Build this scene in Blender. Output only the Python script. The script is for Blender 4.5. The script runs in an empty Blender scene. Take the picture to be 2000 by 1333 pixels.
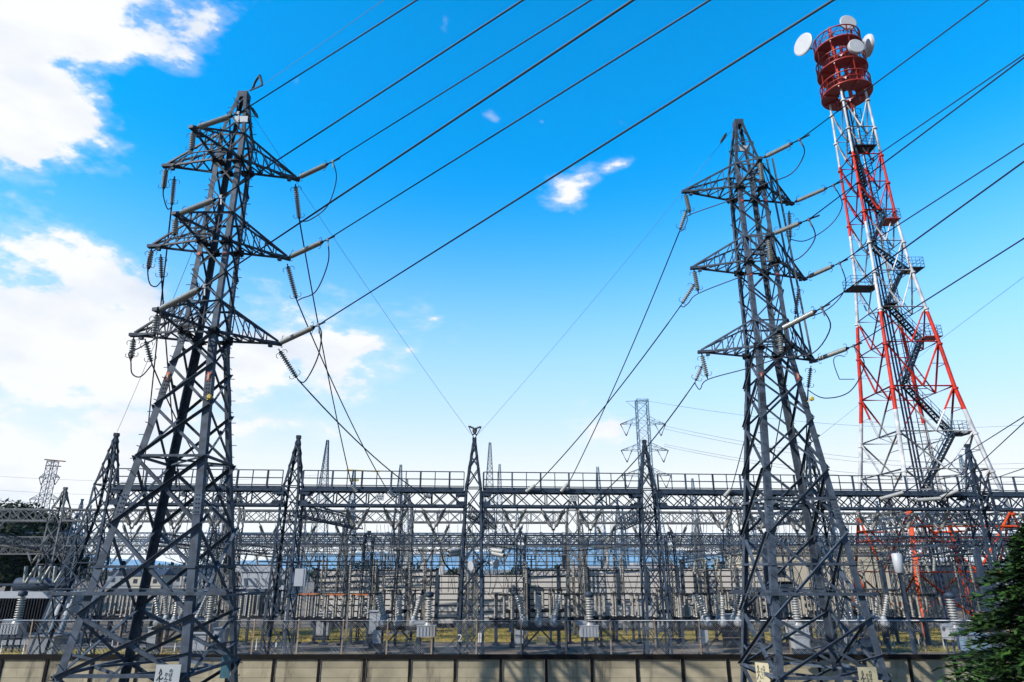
import bpy, math, random
from mathutils import Vector, Matrix
random.seed(11)
PI = math.pi; rad = math.radians
sc = bpy.context.scene; COL = sc.collection
V = Vector

# ------------------------------------------------------------------ camera
PITCH = math.atan(0.342); EYE = 5.0; FPX = 1298.0
cd = bpy.data.cameras.new('camera'); cam = bpy.data.objects.new('camera', cd); COL.objects.link(cam)
cam.location = (0, 0, EYE); cam.rotation_euler = (PI/2 + PITCH, 0, 0)
cd.sensor_fit = 'HORIZONTAL'; cd.sensor_width = 36; cd.lens = FPX/2000*36
cd.clip_start = 0.1; cd.clip_end = 12000
sc.camera = cam

def ray(u, v):
    a = (u-1000)/FPX; b = (666.5-v)/FPX; c = math.cos(PITCH); s = math.sin(PITCH)
    return V((a, c-b*s, s+b*c))
def at(u, v, Y):
    r = ray(u, v); return r*(Y/r.y) + V((0, 0, EYE))
def atz(u, v, z):
    r = ray(u, v); return r*((z-EYE)/r.z) + V((0, 0, EYE))

# ------------------------------------------------------------------ light
sc.view_settings.view_transform = 'Standard'; sc.view_settings.look = 'None'
sc.view_settings.exposure = 1.0; sc.view_settings.gamma = 1
SUNV = V((-0.76, -0.47, 0.66)).normalized()
sd = bpy.data.lights.new('sun', 'SUN'); sun = bpy.data.objects.new('sun', sd); COL.objects.link(sun)
sd.energy = 5.0; sd.angle = rad(0.53); sd.color = (1, .95, .87)
sun.rotation_euler = SUNV.to_track_quat('Z', 'Y').to_euler()

w = bpy.data.worlds.new('World'); sc.world = w; w.use_nodes = True
nt = w.node_tree; nt.nodes.clear()
def N(t, **k):
    n = nt.nodes.new(t)
    for a, b in k.items(): setattr(n, a, b)
    return n
def L(a, b): nt.links.new(a, b)
def M(op, a, b=None, c=None, clamp=False):
    n = N('ShaderNodeMath', operation=op, use_clamp=clamp)
    for i, x in enumerate((a, b, c)):
        if x is None: continue
        if isinstance(x, (int, float)): n.inputs[i].default_value = x
        else: L(x, n.inputs[i])
    return n.outputs[0]
out = N('ShaderNodeOutputWorld'); bg = N('ShaderNodeBackground'); L(bg.outputs[0], out.inputs[0])
sky = N('ShaderNodeTexSky', sky_type='NISHITA', sun_disc=False)
sky.sun_elevation = math.asin(SUNV.z); sky.sun_rotation = math.atan2(SUNV.x, SUNV.y)
sky.altitude = 100; sky.air_density = 1.0; sky.dust_density = 0.6; sky.ozone_density = 2.0
tc = N('ShaderNodeTexCoord'); DIR = tc.outputs['Generated']
def dot(vec):
    n = N('ShaderNodeVectorMath', operation='DOT_PRODUCT'); L(DIR, n.inputs[0]); n.inputs[1].default_value = vec
    return n.outputs['Value']
# richer blue aloft, paler toward the horizon
hs = N('ShaderNodeHueSaturation'); hs.inputs['Saturation'].default_value = 1.95; hs.inputs['Value'].default_value = 1.5
hs.inputs['Hue'].default_value = 0.492
L(sky.outputs[0], hs.inputs['Color'])
sep = N('ShaderNodeSeparateXYZ'); L(DIR, sep.inputs[0])
SKYGAIN = 1.0
# clouds: soft ellipses of sky direction broken up by noise
def blob(px, py, rx, ry, rot, gain=1.0):
    c = ray(px, py).normalized()
    r = V((1, 0, 0)) - c*c.x; r.normalize(); u = r.cross(c)*1.0
    if u.z < 0: u = -u
    d = -u
    a = rad(rot); ax = (r*math.cos(a)+d*math.sin(a)); ay = (-r*math.sin(a)+d*math.cos(a))
    k = 1298/c.length
    dist = ray(px, py).length*FPX
    sx = dist/rx; sy = dist/ry
    A = M('MULTIPLY', M('SUBTRACT', dot(ax), 0.0), sx); B = M('MULTIPLY', dot(ay), sy)
    q = M('SQRT', M('ADD', M('MULTIPLY', A, A), M('MULTIPLY', B, B)))
    f = M('SUBTRACT', gain, M('MULTIPLY', q, max(.8, gain)))
    front = M('GREATER_THAN', dot(c), 0.0)
    return M('SUBTRACT', f, M('MULTIPLY', M('SUBTRACT', 1.0, front), 50.0))
BLOBS = [(90,30,330,130,-6,1.0),(40,180,170,125,30,.9),(385,60,70,80,50,.4),(255,228,70,26,25,.16),(250,60,150,75,20,.6),
 (50,660,250,150,10,1.1),(225,565,190,70,35,.85),(125,465,70,30,25,.3),(300,700,300,125,5,1.1),(540,690,240,100,-8,.9),(500,610,70,70,60,.6),
 (60,900,380,75,0,.9),(330,830,330,60,0,.6),
 (1112,380,42,52,60,.66),(1205,322,80,26,-15,.02),(1205,235,50,28,20,.12),(580,160,36,40,40,.16),(965,230,34,26,20,.02),(1060,238,30,22,10,.02),
 (690,672,85,18,-4,.25),(800,684,45,18,10,.2),(850,622,40,14,-10,.14),(1190,840,95,50,-5,.55),(690,740,80,50,30,.3),(870,40,34,44,0,.08)]
acc = None
for b in BLOBS:
    f = blob(*b); acc = f if acc is None else M('MAXIMUM', acc, f)
mp = N('ShaderNodeMapping'); L(DIR, mp.inputs[0]); mp.inputs['Rotation'].default_value = (0, rad(-28), 0); mp.inputs['Scale'].default_value = (0.75, 1.0, 1.7)
nz = N('ShaderNodeTexNoise'); L(mp.outputs[0], nz.inputs['Vector']); nz.inputs['Scale'].default_value = 5.5; nz.inputs['Detail'].default_value = 9; nz.inputs['Roughness'].default_value = .62
nz2 = N('ShaderNodeTexNoise'); L(mp.outputs[0], nz2.inputs['Vector']); nz2.inputs['Scale'].default_value = 17; nz2.inputs['Detail'].default_value = 6; nz2.inputs['Roughness'].default_value = .6
nn = M('ADD', M('MULTIPLY', M('SUBTRACT', nz.outputs[0], .5), 1.7), M('MULTIPLY', M('SUBTRACT', nz2.outputs[0], .5), 1.9))
den = M('ADD', acc, nn)
mr = N('ShaderNodeMapRange', interpolation_type='SMOOTHSTEP'); L(den, mr.inputs[0])
mr.inputs[1].default_value = .0; mr.inputs[2].default_value = .40; mr.inputs[3].default_value = 0; mr.inputs[4].default_value = 1
mv = N('ShaderNodeMapRange', interpolation_type='SMOOTHSTEP'); L(den, mv.inputs[0])
mv.inputs[1].default_value = -.22; mv.inputs[2].default_value = .3; mv.inputs[3].default_value = 0; mv.inputs[4].default_value = .34
CLOUD = M('MAXIMUM', mr.outputs[0], mv.outputs[0])
nz3 = N('ShaderNodeTexNoise'); L(mp.outputs[0], nz3.inputs['Vector']); nz3.inputs['Scale'].default_value = 7; nz3.inputs['Detail'].default_value = 5
cs = N('ShaderNodeMapRange'); L(nz3.outputs[0], cs.inputs[0]); cs.inputs[1].default_value = .48; cs.inputs[2].default_value = .78
cmix = N('ShaderNodeMix', data_type='RGBA'); L(cs.outputs[0], cmix.inputs[0])
cmix.inputs[6].default_value = (4.15, 4.2, 4.3, 1); cmix.inputs[7].default_value = (2.7, 3.1, 3.75, 1)
# pale air low over the horizon
hz = N('ShaderNodeMapRange', interpolation_type='SMOOTHERSTEP'); L(sep.outputs[2], hz.inputs[0])
hz.inputs[1].default_value = .585; hz.inputs[2].default_value = .02; hz.inputs[3].default_value = 0; hz.inputs[4].default_value = 1
hmix = N('ShaderNodeMix', data_type='RGBA'); L(hz.outputs[0], hmix.inputs[0]); L(hs.outputs[0], hmix.inputs[6])
hmix.inputs[7].default_value = (3.25, 3.65, 3.95, 1)
hz2 = N('ShaderNodeMapRange', interpolation_type='SMOOTHERSTEP'); L(sep.outputs[2], hz2.inputs[0])
hz2.inputs[1].default_value = .25; hz2.inputs[2].default_value = .04; hz2.inputs[3].default_value = 0; hz2.inputs[4].default_value = 1
hmix2 = N('ShaderNodeMix', data_type='RGBA'); L(hz2.outputs[0], hmix2.inputs[0]); L(hmix.outputs[2], hmix2.inputs[6]); hmix2.inputs[7].default_value = (4.3, 4.4, 4.4, 1)
smix = N('ShaderNodeMix', data_type='RGBA'); L(CLOUD, smix.inputs[0]); L(hmix2.outputs[2], smix.inputs[6]); L(cmix.outputs[2], smix.inputs[7])
L(smix.outputs[2], bg.inputs[0]); bg.inputs[1].default_value = 0.12

# ------------------------------------------------------------------ materials
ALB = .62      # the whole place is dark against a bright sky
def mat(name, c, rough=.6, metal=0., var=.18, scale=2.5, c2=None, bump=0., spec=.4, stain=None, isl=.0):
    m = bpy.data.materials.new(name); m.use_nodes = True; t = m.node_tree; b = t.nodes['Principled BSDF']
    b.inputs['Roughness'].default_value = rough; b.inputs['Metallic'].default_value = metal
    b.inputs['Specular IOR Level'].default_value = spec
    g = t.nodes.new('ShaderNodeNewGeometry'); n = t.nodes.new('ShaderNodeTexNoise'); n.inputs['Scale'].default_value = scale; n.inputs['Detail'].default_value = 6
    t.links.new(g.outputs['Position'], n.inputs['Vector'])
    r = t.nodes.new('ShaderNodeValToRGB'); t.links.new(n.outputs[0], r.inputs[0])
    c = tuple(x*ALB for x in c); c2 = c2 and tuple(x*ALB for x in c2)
    if stain: stain = (tuple(x*ALB for x in stain[0]),) + tuple(stain[1:])
    lo = tuple(x*(1-var) for x in c); hi = tuple(min(1, x*(1+var)) for x in c)
    if c2: hi = c2
    r.color_ramp.elements[0].color = (*lo, 1); r.color_ramp.elements[0].position = .33
    r.color_ramp.elements[1].color = (*hi, 1); r.color_ramp.elements[1].position = .68
    col = r.outputs[0]
    if stain:
        n2 = t.nodes.new('ShaderNodeTexNoise'); n2.inputs['Scale'].default_value = stain[1]; n2.inputs['Detail'].default_value = 8; n2.inputs['Roughness'].default_value = .7
        mpn = t.nodes.new('ShaderNodeMapping'); mpn.inputs['Scale'].default_value = stain[3] if len(stain) > 3 else (1, 1, 1)
        t.links.new(g.outputs['Position'], mpn.inputs[0]); t.links.new(mpn.outputs[0], n2.inputs['Vector'])
        rr = t.nodes.new('ShaderNodeMapRange'); t.links.new(n2.outputs[0], rr.inputs[0]); rr.inputs[1].default_value = stain[2]; rr.inputs[2].default_value = stain[2]+.16
        mx = t.nodes.new('ShaderNodeMix'); mx.data_type = 'RGBA'; t.links.new(rr.outputs[0], mx.inputs[0]); t.links.new(col, mx.inputs[6]); mx.inputs[7].default_value = (*stain[0], 1)
        col = mx.outputs[2]
    if isl:
        ir = t.nodes.new('ShaderNodeMapRange'); t.links.new(g.outputs['Random Per Island'], ir.inputs[0]); ir.inputs[3].default_value = 1-isl; ir.inputs[4].default_value = 1+isl
        mi = t.nodes.new('ShaderNodeMix'); mi.data_type = 'RGBA'; mi.blend_type = 'MULTIPLY'; mi.inputs[0].default_value = 1
        t.links.new(col, mi.inputs[6]); t.links.new(ir.outputs[0], mi.inputs[7]); col = mi.outputs[2]
    t.links.new(col, b.inputs['Base Color'])
    if bump:
        bn = t.nodes.new('ShaderNodeBump'); bn.inputs['Strength'].default_value = bump; bn.inputs['Distance'].default_value = .05
        t.links.new(n.outputs[0], bn.inputs['Height']); t.links.new(bn.outputs[0], b.inputs['Normal'])
    return m
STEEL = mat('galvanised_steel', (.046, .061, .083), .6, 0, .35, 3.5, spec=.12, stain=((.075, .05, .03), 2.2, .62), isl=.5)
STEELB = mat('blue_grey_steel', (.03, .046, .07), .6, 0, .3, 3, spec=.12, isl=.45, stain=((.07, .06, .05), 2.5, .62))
STEELD = mat('dark_steel', (.016, .018, .024), .6, 0, .3, 3, spec=.1)
PALE = mat('pale_galvanised', (.12, .128, .135), .6, 0, .25, 3, spec=.15, isl=.3)
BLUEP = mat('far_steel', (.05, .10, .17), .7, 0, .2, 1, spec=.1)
PORC = mat('grey_porcelain', (.20, .215, .20), .3, 0, .15, 6, spec=.5)
PORCV = mat('mid_grey_porcelain', (.19, .19, .175), .35, 0, .12, 6)
PORCW = mat('light_porcelain', (.33, .33, .31), .3, 0, .15, 6, spec=.5)
PORCB = mat('beige_porcelain', (.19, .18, .16), .35, 0, .2, 6)
HARD = mat('line_hardware', (.022, .024, .027), .55, 0, .2, 8, spec=.15)
CLAMP = mat('aluminium_clamp', (.26, .26, .26), .4, .6, .1, 8)
CABLE = mat('aluminium_cable', (.02, .02, .03), .5, 0, .15, 5, spec=.2)
THINW = mat('earth_wire_steel', (.10, .12, .16), .5, .3, .1, 5)
WHITE = mat('white_paint', (.36, .38, .41), .45, 0, .06, 2, stain=((.5, .48, .44), 1.5, .66))
PALEBLUE = mat('pale_blue_paint', (.18, .26, .36), .4, 0, .1, 1.5)
GREYP = mat('light_grey_paint', (.24, .26, .28), .5, 0, .1, 1.2, stain=((.3, .29, .27), 1.4, .63))
RUST = mat('rusty_brown', (.17, .075, .03), .7, 0, .3, 6)
ORANGE = mat('orange_copper', (.42, .13, .04), .55, 0, .25, 6)
POSTM = mat('rusting_fence_post', (.26, .20, .15), .6, .1, .2, 3, stain=((.26, .13, .06), 4, .55))
RAILM = mat('fence_rail', (.62, .64, .66), .5, 0, .15, 3)
WIREM = mat('fence_wire', (.3, .3, .3), .6, 0, .15, 3)
CONC = mat('weathered_concrete', (.29, .25, .165), .85, 0, .22, 1.1, bump=.25, stain=((.055, .045, .03), 1.3, .53, (1, 1, .2)), isl=.16)
COPE = mat('dark_brown_steel', (.009, .007, .006), .7, 0, .3, 4, spec=.08)
SLAT = mat('grey_noise_panel', (.52, .49, .46), .6, 0, .08, .8, stain=((.3, .28, .26), .9, .66, (1, 1, .4)))
SLATD = mat('dark_gap', (.02, .025, .035), .7, 0, .2, 2)
BEIGE = mat('beige_cladding', (.46, .41, .32), .75, 0, .07, .5, stain=((.4, .36, .3), .4, .66, (1, 1, .3)))
BEIGEL = mat('cream_fascia', (.42, .38, .31), .7, 0, .05, .6)
GROUND = mat('gravel_yard', (.11, .082, .06), .95, 0, .35, 1.4, c2=(.21, .165, .125), bump=.4, stain=((.085, .085, .03), .25, .54))
ASPH = mat('asphalt', (.05, .05, .055), .9, 0, .25, 3)
LAWN = mat('dry_lawn', (.24, .22, .025), .9, 0, .3, .5, c2=(.42, .28, .05))
LAWNB = mat('dry_grass_blade', (.28, .26, .03), .8, 0, .3, .4, c2=(.45, .32, .07))
BARK = mat('bark', (.06, .042, .028), .9, 0, .3, 8)
LEAFD = mat('dark_leaf', (.012, .022, .008), .8, 0, .45, 1.2, spec=.1)
CONIF = mat('conifer_spray', (.012, .034, .008), .7, 0, .4, 1.6, c2=(.03, .075, .014), spec=.15)
CONIFT = mat('conifer_tip', (.045, .11, .018), .7, 0, .35, 2.0, spec=.15)
CREAM = mat('cream_plate', (.42, .38, .25), .5, 0, .06, 4, stain=((.4, .24, .1), 5, .68))
WPLATE = mat('white_plate', (.38, .4, .4), .45, 0, .04, 4)
BLACK = mat('black_lettering', (.01, .01, .012), .6, 0, .1, 4)
WLET = mat('white_lettering', (.75, .75, .72), .6, 0, .05, 4)
TEAL = mat('teal_plate', (.03, .11, .15), .5, 0, .1, 4)
REDM = mat('red_mark', (.45, .05, .02), .6, 0, .2, 4)
YEL = mat('yellow_plate', (.5, .36, .04), .5, 0, .15, 4)
HILLM = mat('hazed_wooded_hill', (.12, .25, .37), .9, 0, .3, .01)  # distance haze painted into the woods' blue base colour
FARP = mat('hazed_far_steel', (.10, .17, .25), .7, 0, .2, 1, spec=.1)  # pale blue of the far air put into the steel colour
DARKW = mat('dark_window', (.02, .03, .04), .3, 0, .2, 2)
CONCP = mat('concrete_pole', (.38, .38, .37), .7, 0, .1, 2)
CHAINW = mat('white_marker', (.7, .7, .66), .6, 0, .06, 3)
TOWERDISH = mat('dish_white', (.42, .43, .44), .5, 0, .05, 1.5, stain=((.45, .44, .4), 1.2, .6))
REDP = mat('aviation_red', (.30, .018, .006), .45, 0, .12, 1.5)
DBLUE = mat('navy_cable', (.012, .02, .06), .5, .1, .2, 2)
def band_mat():
    m = bpy.data.materials.new('aviation_band_paint'); m.use_nodes = True; t = m.node_tree; b = t.nodes['Principled BSDF']
    b.inputs['Roughness'].default_value = .55; b.inputs['Specular IOR Level'].default_value = .15
    g = t.nodes.new('ShaderNodeNewGeometry'); s = t.nodes.new('ShaderNodeSeparateXYZ'); t.links.new(g.outputs['Position'], s.inputs[0])
    d = t.nodes.new('ShaderNodeMath'); d.operation = 'DIVIDE'; t.links.new(s.outputs[2], d.inputs[0]); d.inputs[1].default_value = 70
    r = t.nodes.new('ShaderNodeValToRGB'); r.color_ramp.interpolation = 'CONSTANT'; t.links.new(d.outputs[0], r.inputs[0])
    wcol = (.5, .51, .53, 1); rc = (.46, .02, .004, 1); oc = (.55, .06, .005, 1)
    e = r.color_ramp.elements; e[0].position = 0; e[0].color = tuple(x*ALB for x in oc[:3])+(1,); wcol = tuple(x*ALB for x in wcol[:3])+(1,); rc = tuple(x*ALB*1.1 for x in rc[:3])+(1,); e[1].position = 9.4/70; e[1].color = wcol
    for z, c in ((18.5, rc), (28.4, wcol), (38.4, rc), (47, wcol), (55, rc)):
        k = e.new(z/70); k.color = c
    n = t.nodes.new('ShaderNodeTexNoise'); n.inputs['Scale'].default_value = 1.3; n.inputs['Detail'].default_value = 6; t.links.new(g.outputs['Position'], n.inputs['Vector'])
    mr = t.nodes.new('ShaderNodeMapRange'); t.links.new(n.outputs[0], mr.inputs[0]); mr.inputs[1].default_value = .3; mr.inputs[2].default_value = .7; mr.inputs[3].default_value = .55; mr.inputs[4].default_value = 1.2
    mx = t.nodes.new('ShaderNodeMix'); mx.data_type = 'RGBA'; mx.blend_type = 'MULTIPLY'; mx.inputs[0].default_value = 1
    t.links.new(r.outputs[0], mx.inputs[6]); t.links.new(mr.outputs[0], mx.inputs[7]); t.links.new(mx.outputs[2], b.inputs['Base Color'])
    return m
BAND = band_mat()

# ------------------------------------------------------------------ mesh helpers
BASE = {}
def perp(d, up=None):
    d = d.normalized(); up = V(up) if up is not None else V((0, 0, 1))
    if abs(d.dot(up.normalized())) > .98: up = V((0, 1, 0)) if abs(d.y) < .9 else V((1, 0, 0))
    a = d.cross(up).normalized(); return a, a.cross(d).normalized()
class MB:
    def __init__(s): s.v = []; s.f = []; s.s = []
    def add(s, vs, fs, sm=False):
        o = len(s.v); s.v += [V(x) for x in vs]; s.f += [tuple(i+o for i in f) for f in fs]; s.s += [sm]*len(fs); return s
    BF = [(0,3,2,1),(4,5,6,7),(0,1,5,4),(1,2,6,5),(2,3,7,6),(3,0,4,7)]
    def box(s, c, sz, m=None):
        c = V(c); h = V(sz)/2; ps = [V((x*h.x, y*h.y, z*h.z)) for z in (-1, 1) for x, y in ((-1,-1),(1,-1),(1,1),(-1,1))]
        return s.add([c+(m @ p if m else p) for p in ps], s.BF)
    def prism(s, p, q, a, b, a0, a1, b0, b1):
        ps = [o + a*x + b*y for o in (p, q) for x, y in ((a0,b0),(a1,b0),(a1,b1),(a0,b1))]
        return s.add(ps, s.BF)
    def bar(s, p, q, w, h=None, up=None):
        p, q = V(p), V(q); a, b = perp(q-p, up); h = h or w
        return s.prism(p, q, a, b, -w/2, w/2, -h/2, h/2)
    def ang(s, p, q, w, t, a, b):
        p, q, a, b = V(p), V(q), V(a), V(b); d = (q-p).normalized()
        a = (a - d*a.dot(d)).normalized(); b = (b - d*b.dot(d) - a*b.dot(a)).normalized()
        s.prism(p, q, a, b, 0, w, 0, t); return s.prism(p, q, a, b, 0, t, t, w)
    def tube(s, pts, r, n=6, caps=True, sm=True):
        pts = [V(p) for p in pts]; k = len(pts); rs = r if isinstance(r, (list, tuple)) else [r]*k
        vs = []; a0 = None
        for i, p in enumerate(pts):
            d = (pts[min(i+1, k-1)] - pts[max(i-1, 0)])
            if a0 is None: a, b = perp(d)
            else:
                d.normalize(); a = (a0 - d*a0.dot(d)).normalized(); b = d.cross(a)
            a0 = a
            vs += [p + (a*math.cos(2*PI*j/n) + b*math.sin(2*PI*j/n))*rs[i] for j in range(n)]
        fs = [(i*n+j, i*n+(j+1) % n, (i+1)*n+(j+1) % n, (i+1)*n+j) for i in range(k-1) for j in range(n)]
        s.add(vs, fs, sm)
        if caps: s.add(vs[:n], [tuple(range(n))[::-1]]); s.add(vs[-n:], [tuple(range(n))])
        return s
    def lathe(s, p, q, prof, n=12, sm=True):
        p, q = V(p), V(q); d = q-p; a, b = perp(d)
        vs = [p + d*t + (a*math.cos(2*PI*j/n)+b*math.sin(2*PI*j/n))*r for t, r in prof for j in range(n)]
        k = len(prof)
        fs = [(i*n+j, i*n+(j+1) % n, (i+1)*n+(j+1) % n, (i+1)*n+j) for i in range(k-1) for j in range(n)]
        s.add(vs, fs, sm); s.add(vs[:n], [tuple(range(n))[::-1]]); return s.add(vs[-n:], [tuple(range(n))])
    def build(s, name, m, parent=None, base=None):
        me = bpy.data.meshes.new(name); B = V(base) if base is not None else V((0, 0, 0))
        if parent is not None: B = BASE[parent.name]
        me.from_pydata([tuple(x-B) for x in s.v], [], s.f); me.materials.append(m)
        me.polygons.foreach_set('use_smooth', s.s); me.update()
        o = bpy.data.objects.new(name, me); COL.objects.link(o); BASE[o.name] = B
        if parent is not None: o.parent = parent
        else: o.location = B
        return o
LABELS = {}
def tag(o, label=None, cat=None, group=None, kind=None):
    if label:
        o['label'] = label
        if label in LABELS and LABELS[label] != group: print('DUPLABEL', label)
        LABELS[label] = group
    if cat: o['category'] = cat
    if group: o['group'] = group
    if kind: o['kind'] = kind
    return o
def thing(name, loc, label, cat, group=None):
    o = bpy.data.objects.new(name, None); o.empty_display_size = .3; COL.objects.link(o); o.location = loc; BASE[o.name] = V(loc)
    return tag(o, label, cat, group)
def dup(root, loc, rz=0, label=None, group=None, scale=1.0):
    def cp(o, par):
        c = o.copy(); COL.objects.link(c)
        if par: c.parent = par
        for ch in [x for x in ALLCH.get(o.name, [])]: cp(ch, c)
        return c
    def collect(o):
        ALLCH[o.name] = list(o.children)
        for ch in o.children: collect(ch)
    collect(root)
    r = cp(root, None); r.location = loc; r.rotation_euler = (0, 0, rz); r.scale = (scale,)*3; BASE[r.name] = V(loc)
    return tag(r, label, group=group)
ALLCH = {}
def text(body, size, loc, m, parent, name='lettering', rot=(PI/2, 0, 0), line=1.0, align='CENTER'):
    c = bpy.data.curves.new('t', 'FONT'); c.body = body; c.size = size; c.align_x = align; c.align_y = 'CENTER'; c.extrude = .002; c.space_line = line
    o = bpy.data.objects.new('t', c); COL.objects.link(o)
    bpy.context.view_layer.update(); dg = bpy.context.evaluated_depsgraph_get()
    me = bpy.data.meshes.new_from_object(o.evaluated_get(dg)); bpy.data.objects.remove(o)
    me.materials.clear(); me.materials.append(m); me.name = name
    k = bpy.data.objects.new(name, me); COL.objects.link(k); k.parent = parent
    k.location = V(loc) - BASE[parent.name]; k.rotation_euler = rot; BASE[k.name] = V(loc)
    return k
def lerp(p, q, t): return V(p)*(1-t) + V(q)*t
def sagline(p, q, sag, n=14):
    return [lerp(p, q, i/n) - V((0, 0, sag*4*(i/n)*(1-i/n))) for i in range(n+1)]
def smooth(pts, n=5):
    P = [V(p) for p in pts]; out = []
    for i in range(len(P)-1):
        a = P[max(i-1, 0)]; b = P[i]; c = P[i+1]; d = P[min(i+2, len(P)-1)]
        for k in range(n):
            t = k/n; out.append(.5*((2*b)+(c-a)*t+(2*a-5*b+4*c-d)*t*t+(-a+3*b-3*c+d)*t**3))
    return out + [P[-1]]
def cable(name, pts, r, m, label, cat, group=None, n=6):
    b = MB().tube(pts, r, n); return tag(b.build(name, m, base=pts[0]), label, cat, group)

# ------------------------------------------------------------------ ground and far land
FRONT = -0.6; WY = 32.0
g = MB()
xs = [-3000, -200, -60, 60, 200, 3000]; prof = [(-300, FRONT), (31.95, FRONT), (32.25, FRONT), (32.35, 0), (120, 0), (400, 0), (3200, 0)]
g.add([(x, y, z) for y, z in prof for x in xs], [(j*6+i, j*6+i+1, (j+1)*6+i+1, (j+1)*6+i) for j in range(6) for i in range(5)])
tag(g.build('ground', GROUND), kind='structure')
def sheet(name, m, x0, x1, y0, y1, z): return tag(MB().add([(x0,y0,z),(x1,y0,z),(x1,y1,z),(x0,y1,z)], [(0,1,2,3)]).build(name, m), kind='structure')
sheet('lawn', LAWN, -26, 60, 52.0, 63.6, .004)
sheet('lawn', LAWN, -60, -20, 40.5, 47.5, .004)
sheet('lawn', LAWN, 24, 60, 46, 51, .004)
sheet('service_road', ASPH, -70, -17, 36.2, 40.3, .004)
sheet('service_road', ASPH, -70, -14, 48.0, 51.8, .004)
DUCT = mat('trench_cover', (.2, .19, .18), .8, 0, .15, 1)
for k in range(9): sheet('trench_cover', DUCT, -12.9+k*.33, -12.2+k*.33, 43.2+k*.62, 43.7+k*.62, .012)
sheet('trench_cover', DUCT, -30, 34, 48.9, 49.4, .008)
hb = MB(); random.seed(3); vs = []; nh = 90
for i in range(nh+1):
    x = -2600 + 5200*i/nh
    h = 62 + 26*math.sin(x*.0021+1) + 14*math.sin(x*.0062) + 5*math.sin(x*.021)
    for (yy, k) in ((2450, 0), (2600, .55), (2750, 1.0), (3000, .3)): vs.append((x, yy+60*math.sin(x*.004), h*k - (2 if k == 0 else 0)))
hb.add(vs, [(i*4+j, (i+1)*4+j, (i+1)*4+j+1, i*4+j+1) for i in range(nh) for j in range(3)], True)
tag(hb.build('hills', HILLM), kind='structure')

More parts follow.
